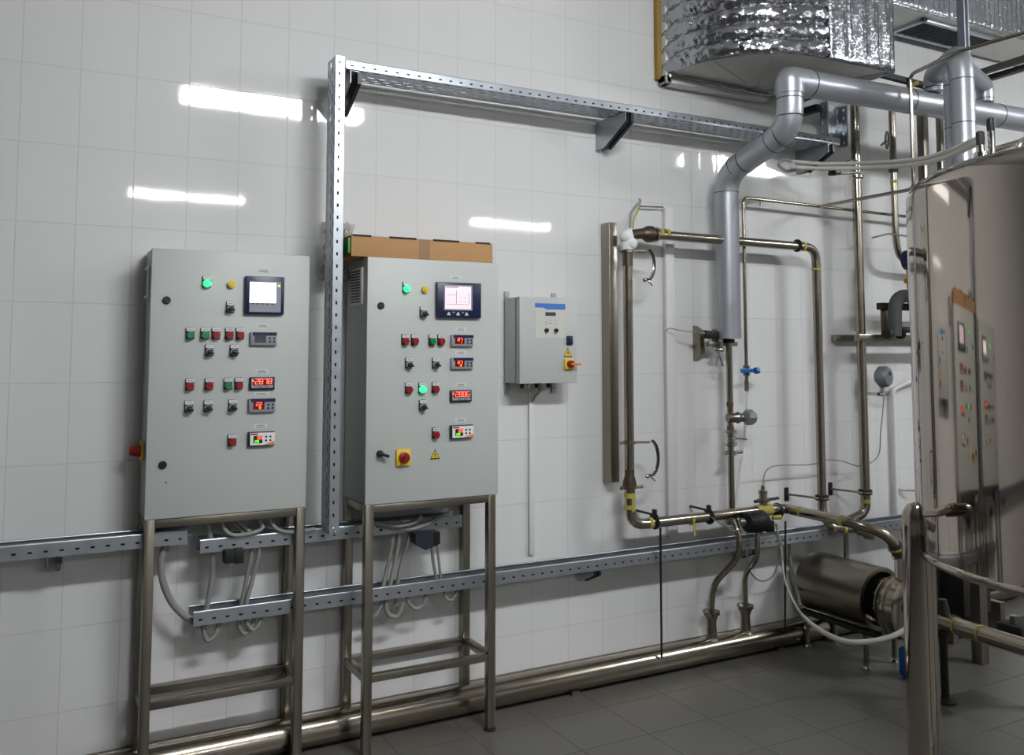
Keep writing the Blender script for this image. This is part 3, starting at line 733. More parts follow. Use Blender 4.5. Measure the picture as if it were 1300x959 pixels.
tag(MB().box(2.168, 2.196, -.016, -.001, .64, 1.405, .003).build('cable_trunking', 'trunk'), 'thin white trunking on the wall below the small grey box', 'trunking')
tag(MB().curve([(2.185, -.08, 1.43), (2.185, -.075, 1.405), (2.183, -.045, 1.385), (2.182, -.024, 1.36)], .006).build('box_cable', 'cable'), 'short grey cable leaving the bottom of the small wall box', 'cable')
tag(MB().box(2.985, 3.045, -.03, -.001, .64, 2.355, .004).build('cable_trunking', 'trunk'), 'wide white trunking on the wall inside the pipe loop', 'trunking')

# ================================================================== CABLES UNDER THE CABINETS
def cable(pts, r, label, m='cable', y=-.12, grp='grey cables under the cabinets', name='cable'):
    P = [at(*p[:2], p[2] if len(p) > 2 else y) for p in pts]
    tag(MB().curve(P, r).build(name, m), label, 'cable' if name == 'cable' else name.replace('_', ' '), grp)
cable([(250, 662, -.15), (222, 680, -.13), (206, 702, -.12), (206, 735, -.115), (220, 768, -.11), (246, 790, -.11), (262, 792, -.11)], .013, 'thick grey cable bowing out left into the end of the long low tray')
cable([(262, 660, -.14), (268, 690, -.13), (270, 725, -.12), (264, 765, -.12), (258, 790, -.12), (262, 812, -.12), (272, 808, -.12), (279, 790, -.12)], .010, 'grey cable looping lowest under the left end of the long low tray')
cable([(290, 658, -.13), (318, 690, -.13), (314, 730, -.12), (307, 765, -.12), (303, 792, -.12), (311, 805, -.12), (321, 792, -.12), (323, 780, -.12)], .009, 'grey cable under the left cabinet, left of the two side by side')
cable([(300, 660, -.14), (328, 690, -.14), (322, 730, -.13), (313, 765, -.13), (314, 792, -.13), (322, 800, -.13), (330, 790, -.13), (332, 778, -.13)], .009, 'grey cable under the left cabinet, right of the two side by side')
cable([(326, 655, -.15), (332, 672, -.16), (300, 680, -.17), (285, 672, -.16), (282, 656, -.15)], .008, 'grey cable curling between the left cabinet and its short tray')
cable([(338, 655, -.15), (352, 672, -.16), (372, 676, -.17), (400, 672, -.17)], .008, 'grey cable sagging right from the left cabinet into its short tray')
cable([(500, 660, -.15), (498, 690, -.13), (492, 720, -.12), (486, 746, -.12), (485, 766, -.12), (476, 782, -.12), (466, 788, -.11)], .009, 'grey cable under the right cabinet, leftmost of the bunch')
cable([(508, 660, -.15), (506, 690, -.14), (500, 720, -.13), (494, 750, -.13), (490, 768, -.13), (494, 781, -.13), (505, 782, -.13), (512, 765, -.13)], .009, 'grey cable under the right cabinet with the deepest loop below the tray')
cable([(524, 660, -.15), (518, 690, -.14), (510, 715, -.13), (503, 750, -.12), (503, 765, -.12), (500, 772, -.11)], .009, 'grey cable slanting down right of the bunch below the right cabinet')
cable([(548, 682, -.12), (549, 705, -.12), (552, 725, -.12), (555, 740, -.12)], .007, 'grey cable dropping from the black junction box, right one')
cable([(555, 682, -.13), (556, 700, -.13), (558, 720, -.13), (560, 740, -.13)], .006, 'thin grey cable dropping from the right corner of the black junction box')
cable([(516, 752, -.13), (519, 766, -.13), (528, 773, -.13), (538, 767, -.13), (541, 752, -.13)], .008, 'grey cable loop below the long low tray, middle of the right stand')
cable([(563, 745, -.13), (566, 759, -.13), (574, 762, -.13), (580, 752, -.13), (579, 742, -.13)], .006, 'small grey cable loop below the tray near the right rear stand leg')
cable([(560, 655, -.18), (545, 664, -.19), (520, 672, -.18), (480, 668, -.17)], .009, 'grey cable lying across between the right cabinet and its short tray')
cable([(535, 655, -.20), (525, 664, -.2), (500, 668, -.19), (474, 664, -.18)], .009, 'grey cable curving left directly under the right cabinet', )
m = MB(); a = at(526, 676, -.20); b = at(556, 690, -.20)
t = thing('junction_box', 'black junction box hanging under the short tray below the right cabinet', 'junction box', (a.x, -.17, b.z))
m.prism([(a.x, -.215, .835), (b.x, -.215, .835), (b.x-.005, -.215, b.z-.005), (a.x+.045, -.215, b.z-.02), (a.x, -.215, b.z+.01)], (0, .09, 0)).build('housing', 'jbox', t, smooth=False)
MB().box(a.x+.085, b.x+.002, -.218, -.214, b.z+.0, .833).build('lid', 'black', t, smooth=False)
for (px, py, lab) in ((290, 704, 'left'), (302, 704, 'right')):
    p = at(px, py, -.16)
    tag(MB().box(p.x-.02, p.x+.018, -.19, -.14, p.z-.03, .842, .006).build('cable_clamp', 'rubber'), 'dark cable clamp below the short tray, %s of the pair' % lab, 'cable clamp', 'dark clamps under the short tray')
for (px, c) in ((300, 'navy'), (333, 'navy'), (520, 'black'), (556, 'black')):
    y = -.12; p = at(px, 655, y)
    tag(MB().box(p.x-.035, p.x+.035, y-.03, y+.03, .958, .9815, .005).build('cable_gland_plate', c), 'dark gland plate under the %s cabinet, %s one' % ('left' if px < 400 else 'right', 'left' if px in (300, 520) else 'right'), 'gland plate', 'gland plates under the cabinets')

# ================================================================== PRODUCT PIPES
def flange(parent, p, d, r=.036, w=.014, m='rubber', name='clamp_ring'):
    p = Vector(p); d = Vector(d).normalized()
    return MB().lathe(p-d*w/2, d, [(0, r*.8), (w*.25, r), (w*.75, r), (w, r*.8)], 22).build(name, m, parent)
def tapeb(parent, p, d, r, w=.018, tail=False):
    p = Vector(p); d = Vector(d).normalized(); mb = MB().lathe(p-d*w/2, d, [(0, r+.0012), (w, r+.0018)], 18)
    if tail: mb.box(p.x-.006, p.x+.008, p.y-r-.003, p.y-r, p.z-.075, p.z-r*.5)
    return mb.build('tape', 'tape', parent)
YP = -.15
loop = thing('product_pipe', 'stainless pipe loop around the white trunking, then slanting to the pump', 'pipe', (3.3, YP, .7))
R1 = .0245
x0 = 2.652; xr = 3.957; zt = 2.185; zb = .757
MB().tube([(x0, YP, 2.02), (x0, YP, 2.175), (2.76, YP, 2.19)], .026, .05, 22).build('upper_elbow', 'weld', loop)
MB().cyl((x0, YP, 1.00), (x0, YP, 2.12), .0235, seg=22).build('riser_tube', 'pipe', loop)
MB().lathe((2.745, YP, 2.187), (1, 0, 0), [(0, .027), (.03, .042), (.055, .042), (.07, .026)], 22).build('reducer', 'weld', loop)
MB().tube([(2.81, YP, 2.187), (xr, YP, 2.183), (xr, YP, .70), (xr+.015, -.20, .63), (4.07, -.205, .625)], R1, .085, 22).build('loop_tube', 'pipe', loop)
flange(loop, (2.825, YP, 2.187), X, .04, .02, 'chrome'); flange(loop, at(1012, 312, YP), X)
for p in (at(838, 297, YP), at(846, 297, YP), at(1019, 313, YP)): tapeb(loop, p, X, R1)
tapeb(loop, (xr, YP, 2.06), Z, R1, .01)
MB().lathe((x0, YP, .945), (0, 0, 1), [(0, .034), (.015, .034), (.05, .024), (.08, .0235)], 22).build('reducer', 'weld', loop)
flange(loop, (x0, YP, .94), Z, .044, .014, 'steel')
for d in (-1, 1): MB().cyl((x0+d*.04, YP-.01, .94), (x0+d*.065, YP-.02, .94), .008).build('clamp_screw', 'steel', loop)
c = [(x0, YP, .93), (x0, YP, zb), (3.60, YP, zb)]
MB().tube(c, .026, .09, 22).build('lower_tube', 'pipe', loop)
tapeb(loop, (x0, YP, .90), Z, .026, .025, True); tapeb(loop, (x0, YP, .845), Z, .026, .02); tapeb(loop, (2.77, YP, zb), X, .026, .02); tapeb(loop, at(877, 660, YP), X, .026, .012, True)
flange(loop, at(831, 662, YP), X, .040); flange(loop, at(900, 656, YP), X, .040); flange(loop, at(987, 649, YP), X, .042, .02)
for px, py in ((831, 662), (900, 656)):
    p = at(px, py, YP); MB().tube([(p.x, YP+.02, p.z+.03), (p.x, -.004, p.z+.03)], .006).build('wall_stud', 'black', loop); MB().box(p.x-.008, p.x+.008, YP-.012, YP+.012, p.z+.036, p.z+.058, .003).build('clamp_screw', 'black', loop)
e = Vector((3.73, -.70, .745)); p9 = Vector((3.60, YP, zb))
MB().tube([p9, p9+Vector((.06, -.02, 0)), (3.68, -.60, .75), (3.80, -.70, .70), (3.865, -.71, .62)], .026, .09, 22).build('slanting_tube', 'pipe', loop)
for tt in (.25, .85): 
    q = (p9+Vector((.06, -.02, 0))).lerp(Vector((3.68, -.60, .75)), tt); tapeb(loop, q, Vector((.02, -.43, 0)), .026, .016)
MB().tube([(3.845, -.708, .645), (3.875, -.71, .60)], .034, seg=22).build('union_nut', 'weld', loop)
for k in (0, 1): flange(loop, (3.855+.02*k, -.71, .63-.035*k), (.5, 0, -1), .04, .012, 'chrome' if k else 'tape')
# open clamp half rings on the riser
def open_clamp(z, dx, rr, y=YP):
    o = MB(); c = Vector((x0+dx+.02, y-.03, z-rr*.9)); pts = []
    for k in range(13):
        a = PI/2-.2-(PI*1.02)*k/12; pts.append(c+Vector((rr*.55*math.cos(a), -.01, rr*math.sin(a))))
    o.tube(pts, .0065, seg=8); b = o.build('open_clamp', 'black', loop)
    o = MB(); o.tube([p+Vector((-.008, 0, 0)) for p in pts], .0045, seg=8); o.ball(pts[-1]+Vector((-.01, 0, -.005)), .011); o.tube([pts[-1], pts[-1]+Vector((.035, 0, -.03))] if dx > .05 else [pts[-1], pts[-1]+Vector((-.01, 0, -.01))], .004)
    o.build('clamp_liner', 'chrome', b)
    m = MB(); m.lathe((x0, y, z), (0, 0, 1), [(-.008, .031), (.008, .031)], 20); m.tube([(x0+.02, y, z), (x0+dx*.9, y-.02, z), (x0+dx+.02, y-.03, z)], .006); m.tube([(x0-.02, y, z), (x0-.06, y-.01, z)], .007); m.build('clamp_arm', 'steel', b)
open_clamp(2.095, .075, .075); open_clamp(1.155, .08, .085)
m = MB(); m.lathe((x0, YP-.002, 2.10), (0, 0, 1), [(0, .033), (.03, .036), (.075, .03), (.10, .022)], 18); m.ball((x0-.02, YP-.01, 2.165), .03); m.ball((x0+.01, YP-.02, 2.13), .03)
m.build('white_wrapping', 'white', loop)
tag(MB().box(2.595, 2.645, -.075, -.002, .955, 2.245, .003).build('mounting_bar', 'steel'), 'upright flat stainless bar on the wall behind the left pipe riser', 'mounting bar')
cable([(800, 289, -.15), (801, 272, -.14), (807, 262, -.12), (813, 256, -.08), (812, 253, -.03)], .006, 'grey wire rising from the white wrapped joint', grp='wires at the white joint')
cable([(804, 290, -.15), (805, 278, -.14), (810, 268, -.11), (813, 258, -.08)], .004, 'yellow green wire rising from the white wrapped joint', m='ygreen', grp='wires at the white joint')
tag(MB().tube([at(813, 262, -.03), at(842, 263, -.03)], .004).build('metal_rod', 'steel'), 'thin short grey rod on the wall at the top of the wide white trunking', 'rod')

# second vertical pipe
XV = 4.305
v2 = thing('vertical_pipe', 'tall stainless pipe, right of the pipe loop, clamped to the wall', 'pipe', (XV, YP, .65))
MB().tube([(XV, YP, 3.12), (XV, YP, .68), (XV-.10, YP+.03, .64)], .0265, .08, 22).build('tube', 'pipe', v2)
flange(v2, (XV, YP, 2.62), Z, .04, .03, 'chrome'); tapeb(v2, (XV, YP, .745), Z, .0265, .02)
v3 = thing('vertical_pipe', 'slimmer stainless pipe with a handwheel right of the tall pipe', 'pipe', (4.63, YP, 2.2))
MB().tube([(4.63, YP, 3.2), (4.63, YP, 2.27), (4.66, YP, 2.15), (4.84, YP, 2.13), (4.98, YP, 2.13)], .020, .08, 20).build('tube', 'pipe', v3)
m = MB(); 
hw = at(1126, 178, -.18)
cc = []
for k in range(25): a = 2*PI*k/24; cc.append(hw+Vector((.012*math.cos(a)+.0, .02*math.cos(a), .05*math.sin(a))))
m.tube(cc, .006, seg=8); m.cyl(hw, (hw.x-.02, YP, hw.z-.03), .007); m.build('handwheel', 'steel', v3)
flange(v3, (4.63, YP, 2.74), Z, .045, .02, 'steel'); flange(v3, (4.63, YP, 2.70), Z, .03, .05, 'weld'); tapeb(v3, (4.63, YP, 2.62), Z, .02, .02)
MB().tube([(4.57, YP-.01, 2.735), (4.72, YP-.03, 2.74)], .008).build('clamp_bolt', 'steel', v3)
p = at(1128, 300, -.17); MB().tube([at(1107, 302, -.17), at(1128, 297, -.17), at(1152, 300, -.17)], .006).build('drain_lever', 'chrome', v3)
for (px, w, lab) in ((1172, .045, 'dark square steel post rising behind the tank, left one'), (1194, .032, 'dark square steel post rising behind the tank, right one')):
    p = at(px, 190, -.42)
    tag(MB().box(p.x-w/2, p.x+w/2, -.42-w/2, -.42+w/2, 0, 3.05, .003).build('support_post', 'steel'), lab, 'post', 'steel posts behind the tank')
# wall clamps for the verticals
def wall_clamp(x, z, parent, r):
    m = MB(); m.lathe((x, YP, z), (0, 0, 1), [(-.016, r+.004), (-.012, r+.012), (.012, r+.012), (.016, r+.004)], 22)
    o = m.build('pipe_clamp', 'rubber', parent)
    MB().lathe((x, YP, z), (0, 0, 1), [(-.004, r+.0135), (.004, r+.0135)], 22).build('clamp_band', 'chrome', o)
    MB().tube([(x-r-.01, YP+.01, z), (x-.07, YP+.05, z+.004), (x-.12, -.008, z+.008)], .006).build('clamp_stud', 'steel', o)
    MB().box(x-.135, x-.105, -.008, -.001, z-.03, z+.045, .002).build('wall_plate', 'black', o)
wall_clamp(xr, .79, loop, R1); wall_clamp(XV, .795, v2, .0265)
p = at(1155, 624, -.1)
t = thing('pipe_clamp', 'black wall clamp with thin stud at the left edge of the tank', 'clamp', (p.x, 0, p.z))
MB().box(p.x-.02, p.x+.012, -.008, -.001, p.z-.04, p.z+.04, .002).build('wall_plate', 'black', t); MB().tube([(p.x, -.008, p.z), (p.x+.12, -.06, p.z-.01)], .006).build('stud', 'steel', t)

# drain valve at the loop bottom right
t = thing('sample_valve', 'small stainless valve below the slanting pipe, above the pump', 'valve', at(1075, 690, -.2))
a = at(1050, 668, -.2); b = at(1086, 678, -.2)
MB().tube([(4.03, -.205, .622), (4.16, -.215, .61), (4.24, -.235, .602)], .022, seg=18).build('body', 'pipe', t)
MB().lathe((4.14, -.235, .598), (.25, -1, 0), [(0, .018), (.04, .016), (.04, .03), (.085, .032), (.09, .024)], 18).build('cap', 'steel', t)
MB().cyl((4.07, -.21, .60), (4.07, -.21, .44), .014).build('outlet', 'steel', t)
MB().lathe((4.045, -.206, .62), (1, -.05, 0), [(0, .026), (.02, .026)], 18).build('tape', 'tape', t)

# inner pipe below the jacket with its valves and the drains
t = thing('thin_pipe_with_valve', 'slender stainless pipe dropping out of the thick silver jacket, with side valve', 'pipe', (3.31, -.14, .7))
XI = 3.31; YI = -.14
MB().cyl((XI, YI, .745), (XI, YI, 1.68), .0165, seg=18).build('tube', 'pipe', t)
MB().lathe((XI, YI, 1.642), (0, 0, 1), [(0, .03), (.02, .03)], 20).build('jacket_end', 'rubber', t)
z = at(939, 530, YI).z
MB().lathe((XI-.02, YI, z), (1, -.25, 0), [(0, .022), (.05, .026), (.06, .032), (.075, .024), (.10, .022)], 20).build('valve_body', 'steel', t)
MB().lathe((XI+.075, YI-.024, z), (1, -.25, 0), [(0, .026), (.012, .041), (.045, .041), (.06, .03)], 8).build('valve_knob', 'castgrey', t)
for dz in (.07, -.055): MB().cyl((XI, YI, z+dz-.012), (XI, YI, z+dz+.012), .018).build('rusty_band', 'rust', t)
z = at(929, 557, YI).z
for dz, r, w in ((.035, .036, .022), (.003, .027, .03), (-.03, .034, .02), (-.075, .034, .024)): flange(t, (XI, YI, z+dz), Z, r, w, 'chrome')
for s_ in (-1, 1): MB().cyl((XI+s_*.03, YI-.01, z-.07), (XI+s_*.065, YI-.015, z-.072), .009).build('clamp_screw', 'chrome', t)
MB().tube([(XI+.03, YI, z), (XI+.085, YI-.03, z-.005)], .005).build('clamp_lever', 'chrome', t)
flange(t, (XI, YI, .715), Z, .034, .03, 'steel')

t = thing('drain_pipe', 'bent stainless drain pipe ending in the left floor funnel', 'pipe', at(904, 772, -.14))
MB().tube([(XI, YI-.005, .735), (XI-.01, -.20, .665), (XI-.01, -.20, .55), at(905, 743, -.085), at(903, 772, -.085)], .0165, .06, 18).build('tube', 'pipe', t)
t = thing('drain_pipe', 'straight stainless drain pipe from the black valve into the right funnel', 'pipe', at(946, 765, -.085))
pq = at(946, 765, -.085)
MB().tube([(pq.x, -.085, .27), (pq.x, -.085, .42), (pq.x-.01, -.195, .53), (pq.x-.01, -.195, .64), (pq.x, -.19, .68)], .014, .05, 18).build('tube', 'pipe', t)
MB().cyl((pq.x+.0, -.17, .67), (pq.x+.0, -.21, .67), .018).build('valve_end', 'black', t)
# floor drain pipe with funnels
fp = thing('floor_drain_pipe', 'large stainless drain pipe lying along the foot of the wall', 'pipe', (1.5, -.065, 0))
MB().cyl((-3.9, -.082, .07), (5.9, -.082, .07), .060, seg=40).build('main_tube', 'pipe', fp)
for xx in (-2, 0, 2.35, 3.65, 5): 
    MB().box(xx-.02, xx+.02, -.13, -.03, 0, .02).build('saddle', 'steel', fp)
MB().cyl((-3.9, -.017, .105), (5.9, -.017, .105), .014, seg=14).build('side_tube', 'steel', fp)
for px, py, lab in ((903, 772, 'left'), (946, 765, 'right')):
    p = at(px, py, -.085)
    t = thing('drain_funnel', '%s steel funnel standing on the floor drain pipe' % lab, 'funnel', (p.x, -.085, .13), 'drain funnels')
    m = MB(); m.lathe((p.x, -.085, .125), (0, 0, 1), [(0, .026), (.085, .024), (.125, .040), (.13, .044), (.136, .044), (.132, .038), (.09, .020), (.08, .005)], 28)
    m.build('cone', 'steel', t); MB().lathe((p.x, -.085, .118), (0, 0, 1), [(0, .038), (.006, .034), (.012, .027)], 24).build('weld_collar', 'steel', t)
    m = MB()
    for k in range(6): a = k*PI/3; m.ball((p.x+.042*math.cos(a), -.085+.042*math.sin(a), .248), .004)
    m.build('rim_hole', 'black', t)

# black actuator valve under the pipe and the sensor on its tee
c = at(961, 662, -.21)
t = thing('rotary_valve_actuator', 'round black valve actuator below the lower stainless pipe', 'valve actuator', c)
m = MB(); m.lathe(c+Vector((-.05, 0, 0)), (1, -.1, 0), [(-.025, .03), (-.02, .05), (.0, .056), (.08, .056), (.10, .045), (.105, .02)], 26); m.box(c.x+.05, c.x+.10, c.y-.03, c.y+.04, c.z-.06, c.z+.0, .01); m.build('housing', 'black', t)
MB().cyl(c+Vector((-.09, .03, 0)), c+Vector((-.055, .01, 0)), .02).build('drive_shaft', 'steel', t)
MB().cyl(c+Vector((.10, -.01, .01)), c+Vector((.15, -.02, .012)), .012).build('cable_gland', 'tape', t)
c = at(969, 645, YP)
t = thing('pipe_sensor', 'small stainless sensor with clamp standing on the lower pipe', 'sensor', c)
MB().lathe((c.x, YP, zb+.026), (0, 0, 1), [(0, .022), (.02, .022), (.02, .034), (.034, .034), (.034, .022), (.06, .02), (.06, .024), (.078, .024), (.08, .012), (.105, .010)], 20).build('body', 'steel', t)
MB().lathe((c.x-.05, YP, zb), X, [(0, .031), (.1, .031)], 20).build('tape', 'tape', t)
MB().tube([(c.x-.07, YP-.01, zb+.052), (c.x+.09, YP-.02, zb+.06)], .008).build('clamp_screw', 'black', t)
cable([(969, 626), (970, 605), (976, 595), (990, 591), (1030, 590), (1050, 584), (1070, 586), (1090, 592), (1105, 588), (1116, 576), (1118, 550), (1121, 520), (1122, 503)], .0035, 'thin grey cable running from the pipe sensor to the round transmitter', grp='thin sensor cables', y=-.11)
# thin drop cables (dark rods) from the pipe to the floor pipe
for (px, y0_, y1_, lab) in ((830, 668, 818, 'thin dark rod hanging from the lower pipe, left one'), (988, 660, 788, 'thin dark rod hanging from the lower pipe behind the funnels')):
    a = at(px, y0_, -.13); b = at(px+4 if px < 900 else px+2, y1_, -.11)
    tag(MB().tube([(a.x, -.182, a.z), (b.x, -.146, .10)], .0055, seg=8).build('thin_rod', 'rubber'), lab, 'rod', 'thin dark rods')
cable([(903, 657, -.19), (912, 663, -.19), (922, 668, -.19), (930, 674, -.2), (940, 672, -.22)], .003, 'thin loose wire from the pipe clamp to the black actuator', grp='thin sensor cables')
cable([(950, 672, -.19), (948, 700, -.15), (952, 725, -.12), (966, 738, -.1), (982, 730, -.1), (990, 700, -.12), (986, 668, -.16)], .0045, 'grey wire hanging in a loop behind the right funnel', grp='thin sensor cables')
cable([(985, 665, -.18), (992, 700, -.15), (996, 735, -.2), (1008, 765, -.3), (1022, 785, -.45), (1045, 803, -.62), (1075, 815, -.78), (1110, 814, -.86), (1140, 805, -.9), (1160, 790, -.85)], lambda t: .0055+.007*min(1, max(0, (t-.35)*5)), 'thick pale cable sweeping from the wall under the pump', m='hose', grp='pump cables')
cable([(1002, 690, -.06), (1004, 715, -.06), (1010, 740, -.1), (1016, 770, -.25)], .008, 'grey cable coming down the wall behind the pump', grp='pump cables')

# thin pipe with blue valve
tp = thing('small_bore_pipe', 'thin stainless pipe with a blue lever beside the thick silver pipe', 'pipe', (3.466, -.1, 1.4))
yt = -.1; q0 = at(944, 251, yt); q1 = at(1163, 281, yt)
MB().tube([(3.466, yt, 1.40), (3.466, yt, q0.z), (q1.x, yt, q0.z-.01), (q1.x+.3, yt, q0.z-.01)], .0095, .04, 14).build('tube', 'pipe', tp)
zb_ = 1.495
m = MB(); m.lathe((3.466, yt, zb_-.03), (0, 0, 1), [(0, .014), (.01, .02), (.02, .014), (.04, .014), (.05, .02), (.06, .014)], 8); m.build('valve_body', 'steel', tp)
m = MB(); m.obox((3.44, yt-.03, zb_), (1, 0, 0), (0, 1, 0), (0, 0, 1), .085, .008, .022, .003); m.lathe((3.50, yt-.03, zb_), (1, 0, 0), [(0, .018), (.022, .018)], 8); m.build('lever', 'bluepl', tp)
MB().cyl((3.466, yt, 1.385), (3.466, yt, 1.44), .013).build('hose_tail', 'steel', tp)
MB().tube([at(966, 262, yt), at(966, 256, yt), at(966, 252, -.006)], .006).build('wall_clip', 'steel', tp)
z5 = q0.z-.005
br = at(1040, 258, yt); cor = atz(1160, 240, z5); up = Vector((cor.x, cor.y, 0))
tt = thing('small_bore_pipe', 'thin stainless pipe branching towards the camera, then rising past the silver header', 'pipe', (cor.x, cor.y, z5))
zu = 0
for k in range(200):
    zz = 2.4+k*.01
    v = Vector((cor.x, cor.y, zz))-CAM; py = CY-FOC*v.dot(upv)/v.dot(fwd)
    if py < 97: zu = zz; break
e1 = atz(1215, 66, zu+.03); e2 = atz(1320, 36, zu+.06)
MB().tube([(br.x, yt-.01, z5), (cor.x, cor.y, z5), (cor.x, cor.y, zu), e1, e2], .0095, .035, 14).build('tube', 'pipe', tt)
flange(tp, at(1160, 279, yt), X, .03, .05, 'rubber', 'coupling')
tag(MB().curve([at(949, 490, -.1), at(947, 525, -.1), at(944, 560, -.08), at(937, 610, -.09), at(932, 650, -.1), at(931, 668, -.11)], .007).build('clear_hose', 'clearhose'), 'thin translucent hose hanging below the blue valve', 'hose')
# bracket with sensor left of the jacket end
p = at(887, 435, -.03); dx = -.075
t = thing('sensor_bracket', 'stainless wall bracket with black sensor left of the silver jacket end', 'bracket', (p.x, 0, p.z-.1))
zc = p.z
MB().prism([(p.x-.015, -.001, zc+.09), (p.x-.015, -.001, zc-.10), (p.x-.015, -.06, zc-.06), (p.x-.015, -.06, zc+.06)], (.03, 0, 0)).build('wall_plate', 'steel', t)
MB().box(p.x+.0, XI+.09, -.11, -.085, zc-.02, zc+.005, .002).build('arm', 'steel', t)
MB().obox((p.x+.105+dx, -.12, zc+.038), (1, 0, -.06), (0, 1, 0), (.06, 0, 1), .15, .036, .042, .006).build('sensor', 'black', t)
MB().lathe((p.x+.03+dx, -.12, zc+.045), (-1, 0, .05), [(0, .014), (.03, .012)], 12).build('sensor_plug', 'steel', t)
q = p.x+dx-.01; m = MB(); m.box(q+.135, q+.15, -.145, -.08, zc-.03, zc+.07); m.tube([(q+.15, -.12, zc-.03), (q+.125, -.12, zc-.12)], .006); m.tube([(q+.13, -.12, zc-.03), (q+.17, -.12, zc-.125)], .006); m.cyl((q+.11, -.12, zc-.035), (q+.17, -.12, zc-.04), .012); m.build('wing_clamp', 'chrome', t)
cable([(884, 422, -.12), (872, 421, -.1), (860, 419, -.08), (850, 417, -.06), (845, 420, -.05)], .003, 'thin wire stub pointing left from the black sensor', grp='thin sensor cables')

# round transmitter, conduit
p = at(1124, 479, -.13)
t = thing('round_transmitter', 'round grey transmitter head on the wall left of the tank', 'transmitter', (p.x, 0, p.z-.1))
MB().lathe((p.x, p.y+.06, p.z), (.25, -1, .05), [(0, .04), (.02, .062), (.06, .062), (.075, .052), (.08, .02)], 28).build('head', 'castgrey', t)
MB().lathe((p.x+.018, p.y-.015, p.z+.02), (.25, -1, .05), [(0, .012), (.004, .012)], 12).build('face_dot', 'black', t)
m = MB(); m.cyl((p.x-.005, p.y+.02, p.z-.06), (p.x-.005, p.y+.02, p.z-.11), .016); m.cyl((p.x-.04, p.y+.02, p.z-.10), (p.x+.04, p.y+.02, p.z-.10), .014); m.cyl((p.x-.045, p.y+.02, p.z-.10), (p.x-.05, -.002, p.z-.10), .01); m.build('fitting', 'chrome', t)
a = at(1134, 495, -.03); b = at(1136, 655, -.03); c_ = at(1164, 480, -.03)
t = thing('white_conduit', 'slim white conduit rising on the wall left of the tank', 'conduit', (a.x, 0, b.z))
MB().tube([(a.x, -.025, b.z), (a.x, -.025, a.z), (a.x+.12, -.06, a.z+.05), (a.x+.5, -.06, a.z+.12)], .015, .03, 14).build('tube', 'trunk', t)
for z_ in (1.02, .72): MB().cyl((a.x, -.025, z_-.008), (a.x, -.025, z_+.008), .018).build('clip', 'trunk', t)

# equipment on the small shelf left of the tank
a = at(1100, 429, -.25)
t = thing('steel_shelf_bracket', 'steel angle shelf carrying the grey insulated elbow left of the tank', 'shelf', (a.x+.25, -.15, a.z-.02))
sh0 = at(1090, 429, -.2); sh1 = at(1164, 430, -.2)
zs = sh0.z
MB().box(sh0.x-.01, sh1.x+.35, -.215, -.175, zs-.02, zs+.02, .003).build('front_beam', 'steel', t)
MB().box(sh0.x-.01, sh1.x+.35, -.05, -.01, zs-.02, zs+.02, .003).build('rear_beam', 'steel', t)
b = at(1126, 412, -.2)
MB().box(b.x-.03, b.x+.02, -.22, -.18, zs+.02, zs+.165, .003).build('upright', 'weld', t)
MB().box(b.x-.05, sh1.x+.3, -.22, -.17, zs+.165, zs+.205, .003).build('top_beam', 'rubber', t)
t = thing('insulated_elbow', 'thick grey insulated pipe elbow with gauge valve at the tank edge', 'pipe', (b.x, -.25, zs+.02))
MB().tube([at(1136, 427, -.28), at(1136, 376, -.28), at(1165, 376, -.28), at(1200, 376, -.28)], .038, .09, 22).build('foam', 'insul', t)
for k, px in enumerate((1127, 1143)): 
    MB().lathe(at(px, 424, -.28), (1, 0, 0), [(-.012, .03), (.012, .03)], 16).build('flange', 'rubber', t)
MB().cyl(at(1142, 419, -.28), at(1170, 419, -.28), .018).build('side_pipe', 'rubber', t)
p = at(1152, 330, -.26)
t = thing('pressure_gauge', 'round pressure gauge with blue rim and brass valve half hidden by the tank', 'gauge', (p.x, -.26, p.z-.2))
MB().lathe((p.x+.02, p.y+.03, p.z), (.2, -1, 0), [(0, .058), (.035, .062), (.04, .062), (.04, .052)], 28).build('case', 'navy', t)
MB().lathe((p.x+.03, p.y-.012, p.z), (.2, -1, 0), [(0, .052), (.002, .052)], 28).build('dial', 'gauge', t)
m = MB(); m.cyl((p.x+.02, p.y+.01, p.z-.06), (p.x+.02, p.y+.01, p.z-.17), .013); m.obox((p.x-.0, p.y-.01, p.z-.125), (1, 0, 0), (0, 1, 0), (0, 0, 1), .07, .03, .03, .005); m.build('brass_valve', 'brass', t)
MB().cyl((p.x+.02, p.y+.01, p.z-.17), (p.x+.02, p.y+.01, p.z-.27), .012).build('stem', 'chrome', t)

# white hoses to the tank top
hz = TZ1+.14
t1 = [at(1003, 212, -.28), at(1040, 214, -.38), at(1100, 213, -.6), at(1160, 209, -1.0), at(1205, 198, -1.4), at(1236, 184, -1.72), at(1246, 182, -1.8)]
tag(MB().curve(t1, .0115, 12).build('hose', 'hose'), 'pale hose sagging from the wall to the tank top, lower of two', 'hose', 'pale hoses to the tank')
t2 = [at(1006, 205, -.25), at(1042, 208, -.36), at(1100, 207, -.6), at(1160, 203, -1.0), at(1205, 192, -1.4), at(1236, 178, -1.72), at(1248, 176, -1.8)]
t2 = [v for v in t2]
tag(MB().curve(t2, .0105, 12).build('hose', 'hose'), 'pale hose sagging from the wall to the tank top, upper of two', 'hose', 'pale hoses to the tank')
cable([(1006, 206, -.26), (996, 203, -.2), (989, 209, -.18), (998, 217, -.22), (1012, 216, -.28)], .010, 'end of pale hose curled at the wall under the silver pipe bend', m='hose', grp='pale hoses to the tank', name='hose')
t = thing('hose_clamp_bar', 'steel bar with dark grips holding the pale hoses near the tall pipe', 'clamp', at(1063, 219, -.35))
